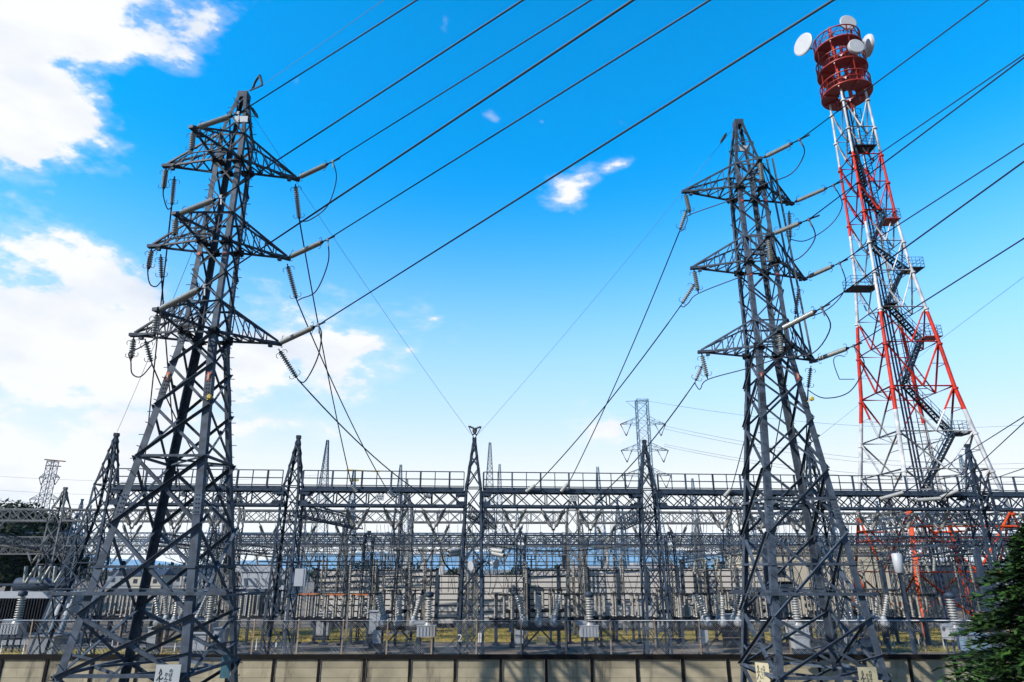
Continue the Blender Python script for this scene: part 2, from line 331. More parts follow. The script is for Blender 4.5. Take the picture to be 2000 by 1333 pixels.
# ------------------------------------------------------------------ transmission pylons
def corners(cx, cy, wd, z):
    h = wd/2; return [V((cx-h, cy-h, z)), V((cx+h, cy-h, z)), V((cx+h, cy+h, z)), V((cx-h, cy+h, z))]
INX = [V((1, 0, 0)), V((-1, 0, 0)), V((-1, 0, 0)), V((1, 0, 0))]
INY = [V((0, 1, 0)), V((0, 1, 0)), V((0, -1, 0)), V((0, -1, 0))]
def pylon(name, label, cx, cy, Z, w1, w3, flare, apex, panels, ring, anticlimb, mids, tips, ext):
    T = thing(name, (cx, cy, FRONT), label, 'pylon', None)
    z1, z2, z3 = Z; zt = z1+1.25
    def W(z):
        if z <= z3: return w3+(z3-z)*flare
        if z <= zt: return w3+(w1-w3)*(z-z3)/(z1-z3)
        return .34+(W(zt)-.34)*(apex-z)/(apex-zt)
    C = lambda z: corners(cx, cy, W(z), z)
    for i in range(4):
        b = MB(); pl = [C(z)[i] for z in (panels[-1]-.05, z3, zt, apex)]
        for (p, q, wd) in ((pl[0], pl[1], .25), (pl[1], pl[2], .2), (pl[2], pl[3], .13)):
            b.ang(p, q, wd, .022, INX[i], INY[i])
        for zz, wd in ((z3-.5, .25), (panels[2]+.4, .27), (panels[4]+.3, .27)):        # splice plates with bolts
            p = C(zz)[i]; q = C(zz+.7)[i]
            b.ang(p - INX[i]*.012 - INY[i]*.012, q - INX[i]*.012 - INY[i]*.012, wd*.96, .02, INX[i], INY[i])
            for k in range(5):
                for u in (.08, .17):
                    c = lerp(p, q, (k+.5)/5) + INX[i]*u - INY[i]*.02; b.box(c, (.035, .03, .035))
        if i in (0, 2):                                                                # climbing pegs up two legs
            z = 1.0
            while z < apex-.5:
                p = C(z)[i]; b.bar(p, p - INX[i]*.17, .022); z += .42
                p = C(z)[i]; b.bar(p, p - INY[i]*.17, .022); z += .42
        b.build('leg', STEEL, T)
    faces = [(0, 1, V((0, -1, 0))), (1, 2, V((1, 0, 0))), (2, 3, V((0, 1, 0))), (3, 0, V((-1, 0, 0)))]
    upper = [z3, z3+1.25, (z3+1.25+z2)/2, z2, z2+1.25, (z2+1.25+z1)/2, z1, zt]
    for (i, j, n) in faces:
        b = MB()
        def brace(p, q, wd, off, flip=1):
            d = (q-p).normalized(); a = n.cross(d); a = a if a.z < 0 else -a
            b.ang(p+n*off, q+n*off, wd, .014, a*flip, -n if off < .01 else n)
        ps = panels
        for k in range(len(ps)-1):
            za, zb = ps[k], ps[k+1]; A, B = C(za), C(zb); wd = .09 if k < 3 else .11
            brace(B[i], A[j], wd, .028); brace(A[i], B[j], wd, .0)
            mid = lerp(B[i], A[j], W(zb)/(W(za)+W(zb)))
            b.box(mid + n*.014, (.16 if abs(n.y) else .012, .012 if abs(n.y) else .16, .16))
            if k >= len(ps)-3:                                                         # redundant half braces near the foot
                zm = (za+zb)/2; Cm = C(lerp((0,0,za), (0,0,zb), .5).z)
                brace(Cm[i] - V((0, 0, (za-zb)*.12)), lerp(B[i], A[j], .27), .06, .0); brace(Cm[j] - V((0, 0, (za-zb)*.12)), lerp(B[j], A[i], .27), .06, .028)
        for k in range(len(upper)-1):
            za, zb = upper[k], upper[k+1]; A, B = C(za), C(zb)
            brace(A[i], B[j], .06, .0); brace(A[j], B[i], .06, .028)
        for k, zz in enumerate((z1, z2, z3, zt, z2+1.25, z3+1.25)):
            A = C(zz); brace(A[i], A[j], .075, .0)
        A = C(apex-.12); B = C(zt); mA, mB = C((apex+zt)/2), C((apex+zt)/2)
        brace(mA[i], mA[j], .06, 0); brace(B[i], mA[j], .05, 0); brace(mA[i], A[j], .05, 0); brace(B[j], mA[i], .05, .028)
        b.build('face_bracing', STEEL, T)
    # gussets where the arms meet the body
    for zz in Z:
        for i, p in enumerate(C(zz)):
            b = MB(); b.box(p + INX[i]*.08 + V((0, -INY[i].y*.022, 0)), (.42, .018, .30)); b.box(p + INY[i]*.08 + V((-INX[i].x*.022, 0, 0)), (.018, .42, .30))
            b.box(p + INX[i]*.14 + INY[i]*.14 + V((0, 0, -.1)), (.46, .46, .02))
            b.build('gusset', STEELD, T)
    b = MB(); r = C(ring)
    for i in range(4):
        p, q = r[i], r[(i+1) % 4]; b.bar(p, q, .1); m1 = lerp(p, q, .5); m2 = lerp(q, r[(i+2) % 4], .5); b.bar(m1, m2, .08)
    b.build('foot_ring', STEEL, T)
    for z in mids:
        r = C(z); b = MB()
        for i in range(4): b.bar(r[i], r[(i+1) % 4], .085)
        b.bar(r[0], r[2], .06); b.bar(r[1], r[3], .06)
        b.build('horizontal_frame', STEEL, T)
    b = MB(); r = C(anticlimb)
    for (i, j) in ((0, 1), (3, 2)):
        b.bar(r[i] - V((ext, .1, 0)), r[j] + V((ext, -.1, 0)), .1); b.bar(r[i] - V((ext, .1, -.14)), r[j] + V((ext, -.1, .14)), .03)
    for x in (-W(anticlimb)/2-ext*.9, W(anticlimb)/2+ext*.9): b.bar((cx+x, cy-W(anticlimb)/2, anticlimb-.07), (cx+x, cy+W(anticlimb)/2, anticlimb-.07), .06)
    b.build('anticlimb_frame', STEEL, T)
    b = MB(); b.box((cx, cy, apex-.12), (.42, .42, .3)); b.box((cx, cy, apex+.08), (.3, .06, .16)); b.build('apex_cap', STEEL, T)
    for k, (side, tip) in enumerate(tips):
        z = tip.z; b = MB(); A, U = C(z), C(z+1.25)
        i, j = {'R': (1, 2), 'L': (0, 3), 'F': (0, 1)}[side]
        out = {'R': V((1, 0, 0)), 'L': V((-1, 0, 0)), 'F': V((0, -1, 0))}[side]
        for e in (i, j):
            b.bar(A[e], tip, .075); b.bar(U[e], tip + V((0, 0, .1)), .07)
            for s in range(4):
                p = lerp(A[e], tip, s/4); q = lerp(U[e], tip+V((0, 0, .1)), s/4)
                p2 = lerp(A[e], tip, (s+1)/4)
                if s: b.bar(p, q, .036)
                if s < 3: b.bar(p2, q, .036)
        for s in range(1, 4):
            p = lerp(A[i], tip, s/4); q = lerp(A[j], tip, s/4); b.bar(p, q, .05); b.bar(lerp(A[i], tip, (s-1)/4), q, .045)
        d = (tip - lerp(A[i], A[j], .5)).normalized()
        b.bar(tip - d*.5 + V((0, 0, .02)), tip + d*.16, .2, .12); b.box(tip - d*.28 - V((0, 0, .1)), (.14, .14, .14))
        b.build('cross_arm', STEEL, T)
    return T, W, C

def insulator(label, p, q, group, cat='insulator', r=.108, core=.045, fit=.17, m=None, horn=True, pitch=.088):
    p, q = V(p), V(q); T = thing('insulator_string', p, label, cat, group); Lt = (q-p).length
    d = (q-p)/Lt; f0 = p + d*min(fit, Lt*.2); f1 = q - d*min(fit, Lt*.2)
    b = MB(); n = max(5, int((f1-f0).length/pitch)); pr = [(0, core)]
    for i in range(n):
        t0 = i/n; pr += [(t0+.08/n, core), (t0+.38/n, r), (t0+.58/n, r*.97), (t0+.78/n, core)]
    b.lathe(f0, f1, pr + [(1, core)], 10); b.build('shed_column', m or PORC, T)
    for (a, c) in ((p, f0), (f1, q)):
        b = MB().tube([a, c], .03, 6); b.lathe(lerp(a, c, .62) if a == p else a, c if a == p else lerp(a, c, .38), [(0, .03), (.2, .065), (.8, .065), (1, .05)], 8)
        b.build('end_fitting', HARD, T)
    if horn:
        u = V((0, 0, 1)) if abs(d.z) < .8 else V((1, 0, 0)); u = (u - d*u.dot(d)).normalized()
        for base, s in ((f0, 1), (f1, -1)):
            for w_ in (1, -1):
                pts = [base, base + u*w_*.16 - d*s*.03, base + u*w_*.24 + d*s*.05, base + u*w_*.21 + d*s*.14]
                MB().tube(smooth(pts, 4), .011, 5).build('arcing_horn', HARD, T)
    return T

LCX, LCY = -11.7, 24.0; LZ = (20.95, 17.2, 13.4)
RCX, RCY = 11.33, 28.0; RZ = (22.1, 18.2, 14.1)
Ltip = {('R', 0): (578,350), ('R', 1): (560,505), ('R', 2): (543,672), ('L', 0): (325,325), ('L', 1): (297,482), ('L', 2): (262,655), ('F', 0): (378,252), ('F', 1): (345,420), ('F', 2): (308,607)}
Rtip = {('R', 0): (1545,398), ('R', 1): (1570,545), ('R', 2): (1590,705), ('L', 0): (1338,375), ('L', 1): (1355,524), ('L', 2): (1370,688), ('F', 0): (1484,312), ('F', 1): (1500,461), ('F', 2): (1522,645)}
LT = {k: atz(*v, LZ[k[1]]) for k, v in Ltip.items()}
RT = {k: atz(*v, RZ[k[1]]) for k, v in Rtip.items()}
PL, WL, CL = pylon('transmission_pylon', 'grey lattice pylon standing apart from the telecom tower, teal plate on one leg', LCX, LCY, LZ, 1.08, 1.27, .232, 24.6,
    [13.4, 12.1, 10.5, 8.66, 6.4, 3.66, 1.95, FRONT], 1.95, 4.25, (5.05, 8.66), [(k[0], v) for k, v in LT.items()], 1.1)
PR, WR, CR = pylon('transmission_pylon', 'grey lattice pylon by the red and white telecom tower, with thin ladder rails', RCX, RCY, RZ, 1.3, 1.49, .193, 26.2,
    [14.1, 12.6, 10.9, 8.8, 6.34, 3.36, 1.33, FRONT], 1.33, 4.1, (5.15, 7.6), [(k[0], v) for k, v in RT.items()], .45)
# plates, marks and lamps that belong to the pylons
def plate(parent, c, sx, sz, m, name='number_plate', ry=0):
    return MB().box(c, (sx, .012, sz), Matrix.Rotation(ry, 3, 'Y')).build(name, m, parent)
plate(PL, at(471, 233, LCY-.42), .55, .30, WPLATE); plate(PR, at(1452, 290, RCY-.4), .62, .3, WPLATE)
for (u, v) in ((392, 488), (445, 500), (322, 742), (420, 743)):
    pass
for (P, Wf, cx, cy, zz) in ((PL, WL, LCX, LCY, (11.55,)), (PR, WR, RCX, RCY, (12.7,))):
    for z in zz:
        h = Wf(z)/2
        for sx in (-1, 1):
            MB().box((cx+sx*(h-.11), cy-h-.03, z), (.12, .012, .34)).build('warning_strip', REDM, P)
            MB().box((cx+sx*(h-.11), cy-h-.045, z), (.05, .012, .2)).build('warning_strip', CREAM, P)
for (P, Wf, cx, cy, z) in ((PL, WL, LCX, LCY, 16.6), (PR, WR, RCX, RCY, 17.5), (PR, WR, RCX, RCY, 21.3)):
    h = Wf(z)/2; MB().box((cx+h-.1, cy-h-.03, z), (.11, .012, .12)).build('warning_strip', REDM, P); MB().box((cx-h+.1, cy-h-.03, z), (.11, .012, .12)).build('warning_strip', REDM, P)
for (P, c) in ((PL, (LCX+WL(10.6)/2+.02, LCY-WL(10.6)/2-.1, 10.75)), (PR, (RCX+WR(11)/2+.05, RCY-WR(11)/2-.12, 11.65))):
    b = MB(); b.lathe(V(c)-V((0, .06, 0)), V(c)+V((0, .06, 0)), [(0, .06), (.15, .09), (.85, .09), (1, .06)], 12); b.bar(V(c)+V((0, .03, 0)), V(c)+V((-.15, .12, -.1)), .03); b.build('yellow_lamp', YEL, P)
# two ladder rails up the pylon beside the telecom tower
for (u0, v0, u1, v1) in ((1498, 312, 1573, 690), (1509, 310, 1584, 690)):
    p = at(u0, v0, RCY-.1); q = at(u1, v1, RCY-.1); MB().tube([p, q], .05, 6).build('ladder_rail', PALE, PR)
# climbing-hazard signs hung on the foot ring
def danger_sign(parent, c, sx, sz, m, rz=0):
    mm = Matrix.Rotation(rz, 3, 'Z'); c = V(c)
    s = MB().box(c, (sx, .012, sz), mm).build('warning_sign', m, parent)
    f = lambda x, z: c + mm @ V((x*sx, -.012, z*sz))
    text('の\nぼ\nる\nと', sz*.125, f(.13, .14), BLACK, s, rot=(PI/2, 0, rz), line=.95)
    text('か\nん\nで\nん', sz*.125, f(-.04, .04), BLACK, s, rot=(PI/2, 0, rz), line=.95)
    b = MB()
    for st in ([(-.3,.38),(-.34,.25),(-.28,.2),(-.24,.27),(-.3,.38)], [(-.42,.05),(-.32,.17),(-.25,.08),(-.16,.14)], [(-.31,.2),(-.29,.02),(-.4,-.16),(-.47,-.22)], [(-.29,.02),(-.2,-.08),(-.16,-.18)], [(-.33,-.3),(-.24,-.27),(-.18,-.36)]):
        b.tube([f(x, z) for x, z in st], .012, 4, sm=False)
    b.build('pictogram', BLACK, s)
danger_sign(PL, at(325, 1333, LCY-WL(1.6)/2-.12), .74, .95, WPLATE)
danger_sign(PR, at(1697, 1331, RCY-WR(1)/2-.12), .66, .9, CREAM)
danger_sign(PR, at(1490, 1318, RCY-WR(1)/2+1.2) , .5, .8, CREAM, rad(-38))
MB().box(at(441, 1302, LCY+WL(1.8)/2-.3), (.34, .012, .75)).build('warning_sign', TEAL, PL)
for (P, Wf, cx, cy, zs) in ((PL, WL, LCX, LCY, .75), (PR, WR, RCX, RCY, .45)):
    h = Wf(zs)/2
    for sx in (-1, 1): MB().box((cx+sx*(h-.12), cy-h-.03, zs), (.16, .012, .5)).build('number_plate', CREAM, P)

# ------------------------------------------------------------------ strings, conductors, jumpers and downleads
TIER = ('top', 'middle', 'bottom')
WHO = {'L': 'lone pylon', 'R': 'pylon by the telecom tower'}
GI = 'insulator strings hung on the pylons'; GC = 'overhead conductors crossing the sky'; GJ = 'jumper loops at the pylons'; GD = 'downleads from pylon to gantry'
# near conductors leave both pylons over the viewer's shoulder: (clamp pixel, far pixel, height there)
LINES = {('L','R',0): ((650,316),(1155,0),18.5), ('L','R',1): ((640,468),(1387,0),16.5), ('L','R',2): ((622,635),(1628,0),14.2),
 ('L','F',0): ((466,222),(815,0),19.0), ('L','F',1): ((432,385),(1022,0),16.3), ('L','F',2): ((400,560),(1237,0),13.7),
 ('R','R',0): ((1628,362),(2000,107),22), ('R','R',1): ((1640,514),(2000,281),18.5), ('R','R',2): ((1668,676),(2000,466),15),
 ('R','F',0): ((1562,273),(1930,0),21.4), ('R','F',1): ((1580,429),(2000,113),18.6), ('R','F',2): ((1605,602),(2000,316),15)}
CLP = {}; ARM = {'R': 'far-side arm', 'L': 'near-side arm', 'F': 'forward arm'}
for (who, side, k), (c, f, zf) in LINES.items():
    T = (LT if who == 'L' else RT)[(side, k)]; C = atz(*c, T.z-.1); F = atz(*f, zf)
    armn = 'outer' if side == 'R' else 'forward'
    d = (C-T).normalized()
    insulator(f'slanting insulator string, {TIER[k]} {armn} arm to conductor, {WHO[who]}', T, C - d*.12, GI, fit=.34)
    b = MB(); b.box(C, (.09, .09, .12)); b.tube([C - d*.12, C + d*.45], .038, 6); b.bar(C, C + V((.05, -.02, -.32)), .04)
    tag(b.build('line_clamp', CLAMP, base=C), f'pale clamp on conductor of {TIER[k]} {armn} arm, {WHO[who]}', 'clamp', 'dead-end clamps of the conductors')
    far = F + (F-C)*.9
    cable('conductor', [C, lerp(C, F, .5), F, far], .024, CABLE, f'thick conductor rising overhead from {TIER[k]} {armn} arm, {WHO[who]}', 'power line', GC)
    CLP[(who, side, k)] = C
# hanging strings: front jumper supports, near-side jumper supports, and the dead-ends of the downleads
VS = {('L','F',0): (374,298), ('L','F',1): (340,465), ('L','F',2): (300,662), ('L','L',0): (319,373), ('L','L',1): (289,530), ('L','L',2): (256,705),
      ('R','F',0): (1489,360), ('R','F',1): (1506,518), ('R','F',2): (1527,697), ('R','L',0): (1348,418), ('R','L',1): (1364,572), ('R','L',2): (1382,740)}
VB = {}
for (who, side, k), (u, v) in VS.items():
    T = (LT if who == 'L' else RT)[(side, k)]; tu = (Ltip if who == 'L' else Rtip)[(side, k)]
    T = T - V((0, 0, .06)); B_ = at(u, v, T.y - .02); VB[(who, side, k)] = B_
    insulator(f"upright insulator string hanging under {TIER[k]} {'forward' if side == 'F' else 'inner'} arm, {WHO[who]}", T, B_, GI)
DS = {('L','L',0): ((341,345),(335,405)), ('L','L',1): ((314,497),(316,548)), ('L','L',2): ((283,662),(297,712)),
      ('L','R',0): ((577,360),(585,432)), ('L','R',1): ((561,516),(580,588)), ('L','R',2): ((544,682),(582,742)),
      ('R','L',0): ((1342,408),(1327,453)), ('R','L',1): ((1358,552),(1330,597)), ('R','L',2): ((1372,712),(1357,748)),
      ('R','R',0): ((1541,412),(1544,468)), ('R','R',1): ((1561,560),(1553,618)), ('R','R',2): ((1584,715),(1578,762))}
GEND = {('L','L',0): (277,958), ('L','L',1): (352,958), ('L','L',2): (425,958), ('L','R',0): (686,945), ('L','R',1): (756,957), ('L','R',2): (826,966),
        ('R','L',0): (1112,942), ('R','L',1): (1047,947), ('R','L',2): (1174,966), ('R','R',0): (1429,954), ('R','R',1): (1497,958), ('R','R',2): (1566,962)}
GCON = {('L','L',0): (292,972), ('L','L',1): (362,972), ('L','L',2): (440,972), ('L','R',0): (699,963), ('L','R',1): (773,972), ('L','R',2): (844,973),
        ('R','L',0): (1094,963), ('R','L',1): (1025,963), ('R','L',2): (1160,976), ('R','R',0): (1413,972), ('R','R',1): (1483,973), ('R','R',2): (1551,976)}
def gy(x): return 42.4 + .0706*(x)         # depth of the first gantry at a given x
def gat(u, v, off=-.75):
    Y = 42.4
    for _ in range(6): Y = gy(at(u, v, Y).x) + off
    return at(u, v, Y)
DB = {}
for (who, side, k), (a, b_) in DS.items():
    T = (LT if who == 'L' else RT)[(side, k)]; p = at(*a, T.y+.12); q = at(*b_, T.y+.45); DB[(who, side, k)] = q
    nm = 'inner' if side == 'L' else 'outer'
    insulator(f'insulator string pulling down from {TIER[k]} {nm} arm to downlead, {WHO[who]}', p, q, GI, m=PORC)
    E_ = gat(*GEND[(who, side, k)]); G_ = gat(*GCON[(who, side, k)], -.6)
    cable('downlead', sagline(q, E_, .35), .03, CABLE, f'downlead from {TIER[k]} {nm} arm to railed gantry, {WHO[who]}', 'power line', GD)
    insulator(f'short pale gantry insulator ending the {TIER[k]} {nm} downlead, {WHO[who]}', G_, E_, 'dead-end insulators on the railed gantry', m=PORCW, horn=False, r=.13, core=.1, fit=.1, pitch=.09)
def pj(who, side, k, pts):
    return pts
JR = {('L',0): [(657,350),(640,402),(605,430)], ('L',1): [(641,512),(618,568),(590,583)], ('L',2): [(628,655),(620,700),(596,745)],
      ('R',0): [(1645,400),(1622,440),(1575,470)], ('R',1): [(1652,560),(1620,602),(1570,622)], ('R',2): [(1688,712),(1660,765),(1610,778)]}
for (who, k), pts in JR.items():
    C = CLP[(who, 'R', k)]; D = DB[(who, 'R', k)]; P = [C]
    for i, (u, v) in enumerate(pts): P.append(at(u, v, C.y + (D.y-C.y)*(i+1)/(len(pts)+1)))
    cable('jumper_cable', smooth(P+[D], 6), .024, CABLE, f'drooping jumper loop at {TIER[k]} outer arm, {WHO[who]}', 'cable', GJ)
JF = {('L',0): ([(464,255),(430,290)], [(345,318),(325,338)], [(322,395),(328,409)]), ('L',1): ([(402,440),(378,462)], [(315,480),(292,500)], [(293,555),(305,560)]),
      ('L',2): ([(381,600),(350,640)], [(272,680),(252,690)], [(258,730),(275,736)]),
      ('R',0): ([(1571,300),(1545,340)], [(1430,390)], [(1343,430),(1335,448)]), ('R',1): ([(1592,465),(1560,505)], [(1450,540)], [(1345,592),(1335,600)]),
      ('R',2): ([(1622,640),(1588,690)], [(1460,720)], [(1368,760),(1362,757)])}
for (who, k), (a, b_, c_) in JF.items():
    C = CLP[(who,'F',k)]; F = VB[(who,'F',k)]; Lb = VB[(who,'L',k)]; D = DB[(who,'L',k)]; P = [C]
    for i, q in enumerate(a): P.append(at(*q, C.y + (F.y-C.y)*(i+1)/(len(a)+1)))
    P.append(F - V((0, 0, .04)))
    for i, q in enumerate(b_): P.append(at(*q, F.y + (Lb.y-F.y)*(i+1)/(len(b_)+1)))
    P.append(Lb - V((0, 0, .04)))
    for i, q in enumerate(c_): P.append(at(*q, Lb.y + (D.y-Lb.y)*(i+1)/(len(c_)+1)))
    cable('jumper_cable', smooth(P+[D], 5), .024, CABLE, f'long jumper from {TIER[k]} forward arm round to inner arm, {WHO[who]}', 'cable', GJ)

# ------------------------------------------------------------------ substation gantries
def lattice_column(b, x, y, z0, zs, ws, r=.05, npan=9, lean=0):
    """square lattice column: widths ws at heights zs"""
    def Wd(z):
        for i in range(len(zs)-1):
            if z <= zs[i+1]: return ws[i]+(ws[i+1]-ws[i])*(z-zs[i])/(zs[i+1]-zs[i])
        return ws[-1]
    def C(z):
        h = Wd(z)/2; k = lean*max(0, (zs[1]-z))
        return [V((x-h-k, y-h, z)), V((x+h, y-h, z)), V((x+h, y+h, z)), V((x-h-k, y+h, z))]
    for i in range(4):
        for k in range(len(zs)-1): b.ang(C(zs[k])[i], C(zs[k+1])[i], r*2.2, r*.3, INX[i], INY[i])
    z = zs[0]; prev = z; hs_ = []
    top = zs[-1]
    while z < top-.3:
        hs_.append(z); z += max(.6, Wd(z)*1.25)
    hs_.append(top)
    for k in range(len(hs_)-1):
        A, B = C(hs_[k]), C(hs_[k+1])
        for i in range(4):
            j = (i+1) % 4
            b.bar(A[i], B[j], r*1.05); b.bar(A[j], B[i], r*1.05)
            if k % 3 == 0: b.bar(A[i], A[j], r*1.1)
    return C
def gantry(label, P0, P1, n, zb, zt, peak, rail, wd=1.1, r=.06, m=None, spread=(1.5, 1.1), cols=None, walk=True, bayx=None):
    m = m or STEELB
    T = thing('substation_gantry', (P0[0], P0[1], 0), label, 'gantry', None)
    d = (V((P1[0], P1[1], 0)) - V((P0[0], P0[1], 0)))/n; u = d.normalized(); nrm = V((-u.y, u.x, 0))
    pts = [V((P0[0], P0[1], 0)) + d*i for i in range(n+1)]
    for i, p in enumerate(pts):
        if cols and i not in cols: continue
        b = MB(); lattice_column(b, p.x, p.y, 0, [0, zb, zt, peak], [spread[0], spread[1], spread[1]*.95, .16], r, lean=.17 if (rail and i == 0) else 0)
        b.box((p.x, p.y, peak+.05), (.26, .26, .2)); b.box((p.x, p.y, .05), (spread[0]+.4, spread[0]+.4, .1))
        b.build('column', m, T)
    for i in range(n):
        a = pts[i] + u*spread[1]*.55; c = pts[i+1] - u*spread[1]*.55; b = MB(); ln = (c-a).length
        h = wd/2
        for s in (-1, 1):
            for z in (zb, zt): b.bar(a + nrm*h*s + V((0, 0, z)), c + nrm*h*s + V((0, 0, z)), r*2.2, r*2.4)
            k = int(ln/(zt-zb)/1.05)
            for q in range(k):
                p0 = lerp(a, c, q/k) + nrm*h*s; p1 = lerp(a, c, (q+1)/k) + nrm*h*s
                b.bar(p0 + V((0, 0, zb)), p1 + V((0, 0, zt)), r); b.bar(p0 + V((0, 0, zt)), p1 + V((0, 0, zb)), r)
                if q % 2 == 0: b.bar(p0 + V((0, 0, zb)), p0 + V((0, 0, zt)), r*1.2)
        for z in (zb, zt):
            k = max(1, int(ln/wd))
            for q in range(k):
                p0 = lerp(a, c, q/k); p1 = lerp(a, c, (q+1)/k)
                b.bar(p0 - nrm*h + V((0, 0, z)), p1 + nrm*h + V((0, 0, z)), r*.9)
        if rail:
            for s in (-1, 1):                                                      # gusset plates at the column
                for pp, sg in ((a, 1), (c, -1)):
                    b.box(pp + u*sg*.15 + nrm*h*s*1.02 + V((0, 0, zt-.12)), (.7, .03, .3), Matrix.Rotation(math.atan2(u.y, u.x), 3, 'Z')); b.box(pp + u*sg*.15 + nrm*h*s*1.02 + V((0, 0, zb+.12)), (.6, .03, .28), Matrix.Rotation(math.atan2(u.y, u.x), 3, 'Z'))
        b.build('beam', m, T)
        if rail:
            b = MB(); k = int(ln/.85); b.bar(a + V((0, 0, zt+.14)), c + V((0, 0, zt+.14)), .7, .05)
            for s in (-1, 1):
                b.bar(a + nrm*.35*s + V((0, 0, zt+.16)), c + nrm*.35*s + V((0, 0, zt+.16)), .1, .16)
            b.build('walkway', m, T)
            b = MB()
            for s in (-1,):
                o = nrm*.4*s
                for q in range(k+1):
                    p = lerp(a, c, q/k) + o
                    wq = .1 if q % 2 == 0 else .05
                    b.bar(p + V((0, 0, zt+.1)), p + V((0, 0, zt+1.17)), wq)
                for z in (.3, .72, 1.18): b.bar(a + o + V((0, 0, zt+z)), c + o + V((0, 0, zt+z)), .055)
            b.build('railing', m, T)
    return T, pts, u, nrm
G0 = (-24.4, gy(-24.4)); G1 = (41.6, gy(41.6))
GT, GP, GU, GN = gantry('long railed steel gantry across the yard, the nearest row, with pointed lattice columns', G0, G1, 6, 8.62, 9.5, 12.75, True, 1.0, .058)
# column details: painted number, white junction box, plates
c3 = GP[2]
text('2', .55, (c3.x-.58, c3.y-.83, 1.22), WLET, GT); MB().box((c3.x+.50, c3.y-.82, 1.25), (.07, .012, .5)).box((c3.x+.62, c3.y-.82, 1.25), (.07, .012, .5)).build('lettering', WLET, GT)
for k, (u, v) in enumerate(((742, 972), (1120, 973), (1437, 976))):
    c = gat(u, v, -.62); s = MB().box(c, (.5, .02, .36)).build('notice_plate', WPLATE, GT)
    b = MB()
    for (dx, dz) in ((-.15, .07), (0, .07), (.15, .07), (-.08, -.07), (.07, -.07)): b.box(c + V((dx, -.014, dz)), (.07, .012, .07))
    b.build('lettering', BLACK, s)
# V-shaped insulators under the beams
def vstring(base, half, drop, r, m, label, group):
    T = thing('v_insulator', base, label, 'insulator', group)
    bot = V(base) - V((0, 0, drop))
    for s in (-1, 1):
        p = V(base) + V((half*s, 0, 0)); b = MB(); n = 14; pr = [(0, r*.35), (.12, r*.35)]
        for i in range(n):
            t0 = .14+.74*i/n; dt = .74/n; pr += [(t0, r*.62), (t0+dt*.3, r), (t0+dt*.6, r), (t0+dt*.9, r*.62)]
        b.lathe(p, lerp(p, bot + V((.06*s, 0, .03)), 1), pr + [(.9, r*.35), (1, r*.35)], 8); b.build('insulator_rod', m, T)
    MB().box(bot, (.22, .05, .12)).tube([bot, bot - V((0, 0, .25))], .03, 5).build('yoke', HARD, T)
    return T
BAYF = {0: (.17,.39,.60), 1: (.36,.57,.78), 2: (.23,.45,.66), 3: (.42,.64,.86), 4: (.30,.51,.72), 5: (.3,.5,.7)}
ORD = ('first', 'second', 'third', 'fourth', 'fifth', 'sixth'); PH = ('first', 'middle', 'last')
VBOT = []
proto = None
for bay, fr in BAYF.items():
    for j, t in enumerate(fr):
        p = lerp(GP[bay], GP[bay+1], t) + V((0, 0, 8.56))
        lab = f'V insulator under {ORD[bay]} bay of railed gantry, {PH[j]} of three from lone-pylon side'
        if proto is None: proto = vstring(p, .76, 1.3, .135, PORCV, lab, 'V insulators under the railed gantry')
        else: dup(proto, p, 0, lab, 'V insulators under the railed gantry')
        VBOT.append((bay, j, p - V((0, 0, 1.5))))
# second, third and fourth rows
def rowy(x): return 59 + .058*x
G2, P2, U2, N2 = gantry('plain lattice gantry in the second row, behind the railed gantry', (-66, rowy(-66)), (48, rowy(48)), 8, 8.7, 9.6, 11.3, False, 1.1, .055, PALE)
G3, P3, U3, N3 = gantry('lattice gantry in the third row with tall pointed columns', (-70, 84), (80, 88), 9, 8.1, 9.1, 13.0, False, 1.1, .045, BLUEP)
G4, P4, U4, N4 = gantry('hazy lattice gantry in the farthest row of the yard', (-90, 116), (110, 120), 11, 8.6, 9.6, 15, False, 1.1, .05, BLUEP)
G5, P5, U5, N5 = gantry('low bare lattice beam on columns between the second and third rows', (-60, 70), (66, 73), 8, 7.2, 8.0, 8.4, False, .9, .04, PALE)
p2 = None
for i in range(8):
    for j, t in enumerate((.2, .42, .64)):
        p = lerp(P2[i], P2[i+1], t) + V((0, 0, 8.6)); lab = f'V-shaped insulator under the second-row gantry, {PH[j]} in its {ORD[i] if i < 6 else ("seventh", "eighth")[i-6]} bay'
        if p2 is None: p2 = vstring(p, .85, 1.6, .135, PORCV, lab, 'V insulators under the second-row gantry')
        else: dup(p2, p, 0, lab, 'V insulators under the second-row gantry')
p3 = None
for i in range(9):
    for j, t in enumerate((.25, .5, .75)):
        p = lerp(P5[min(i, 7)], P5[min(i, 7)+1], t) + V((0, 0, 7.1))
        if i == 8: continue
        if p3 is None: p3 = vstring(p, .9, 1.6, .12, PORCV, 'small V-shaped insulator under the low bare beam behind the second row', 'V insulators under the low bare beam')
        else: dup(p3, p, 0, 'small V-shaped insulator under the low bare beam behind the second row', 'V insulators under the low bare beam')

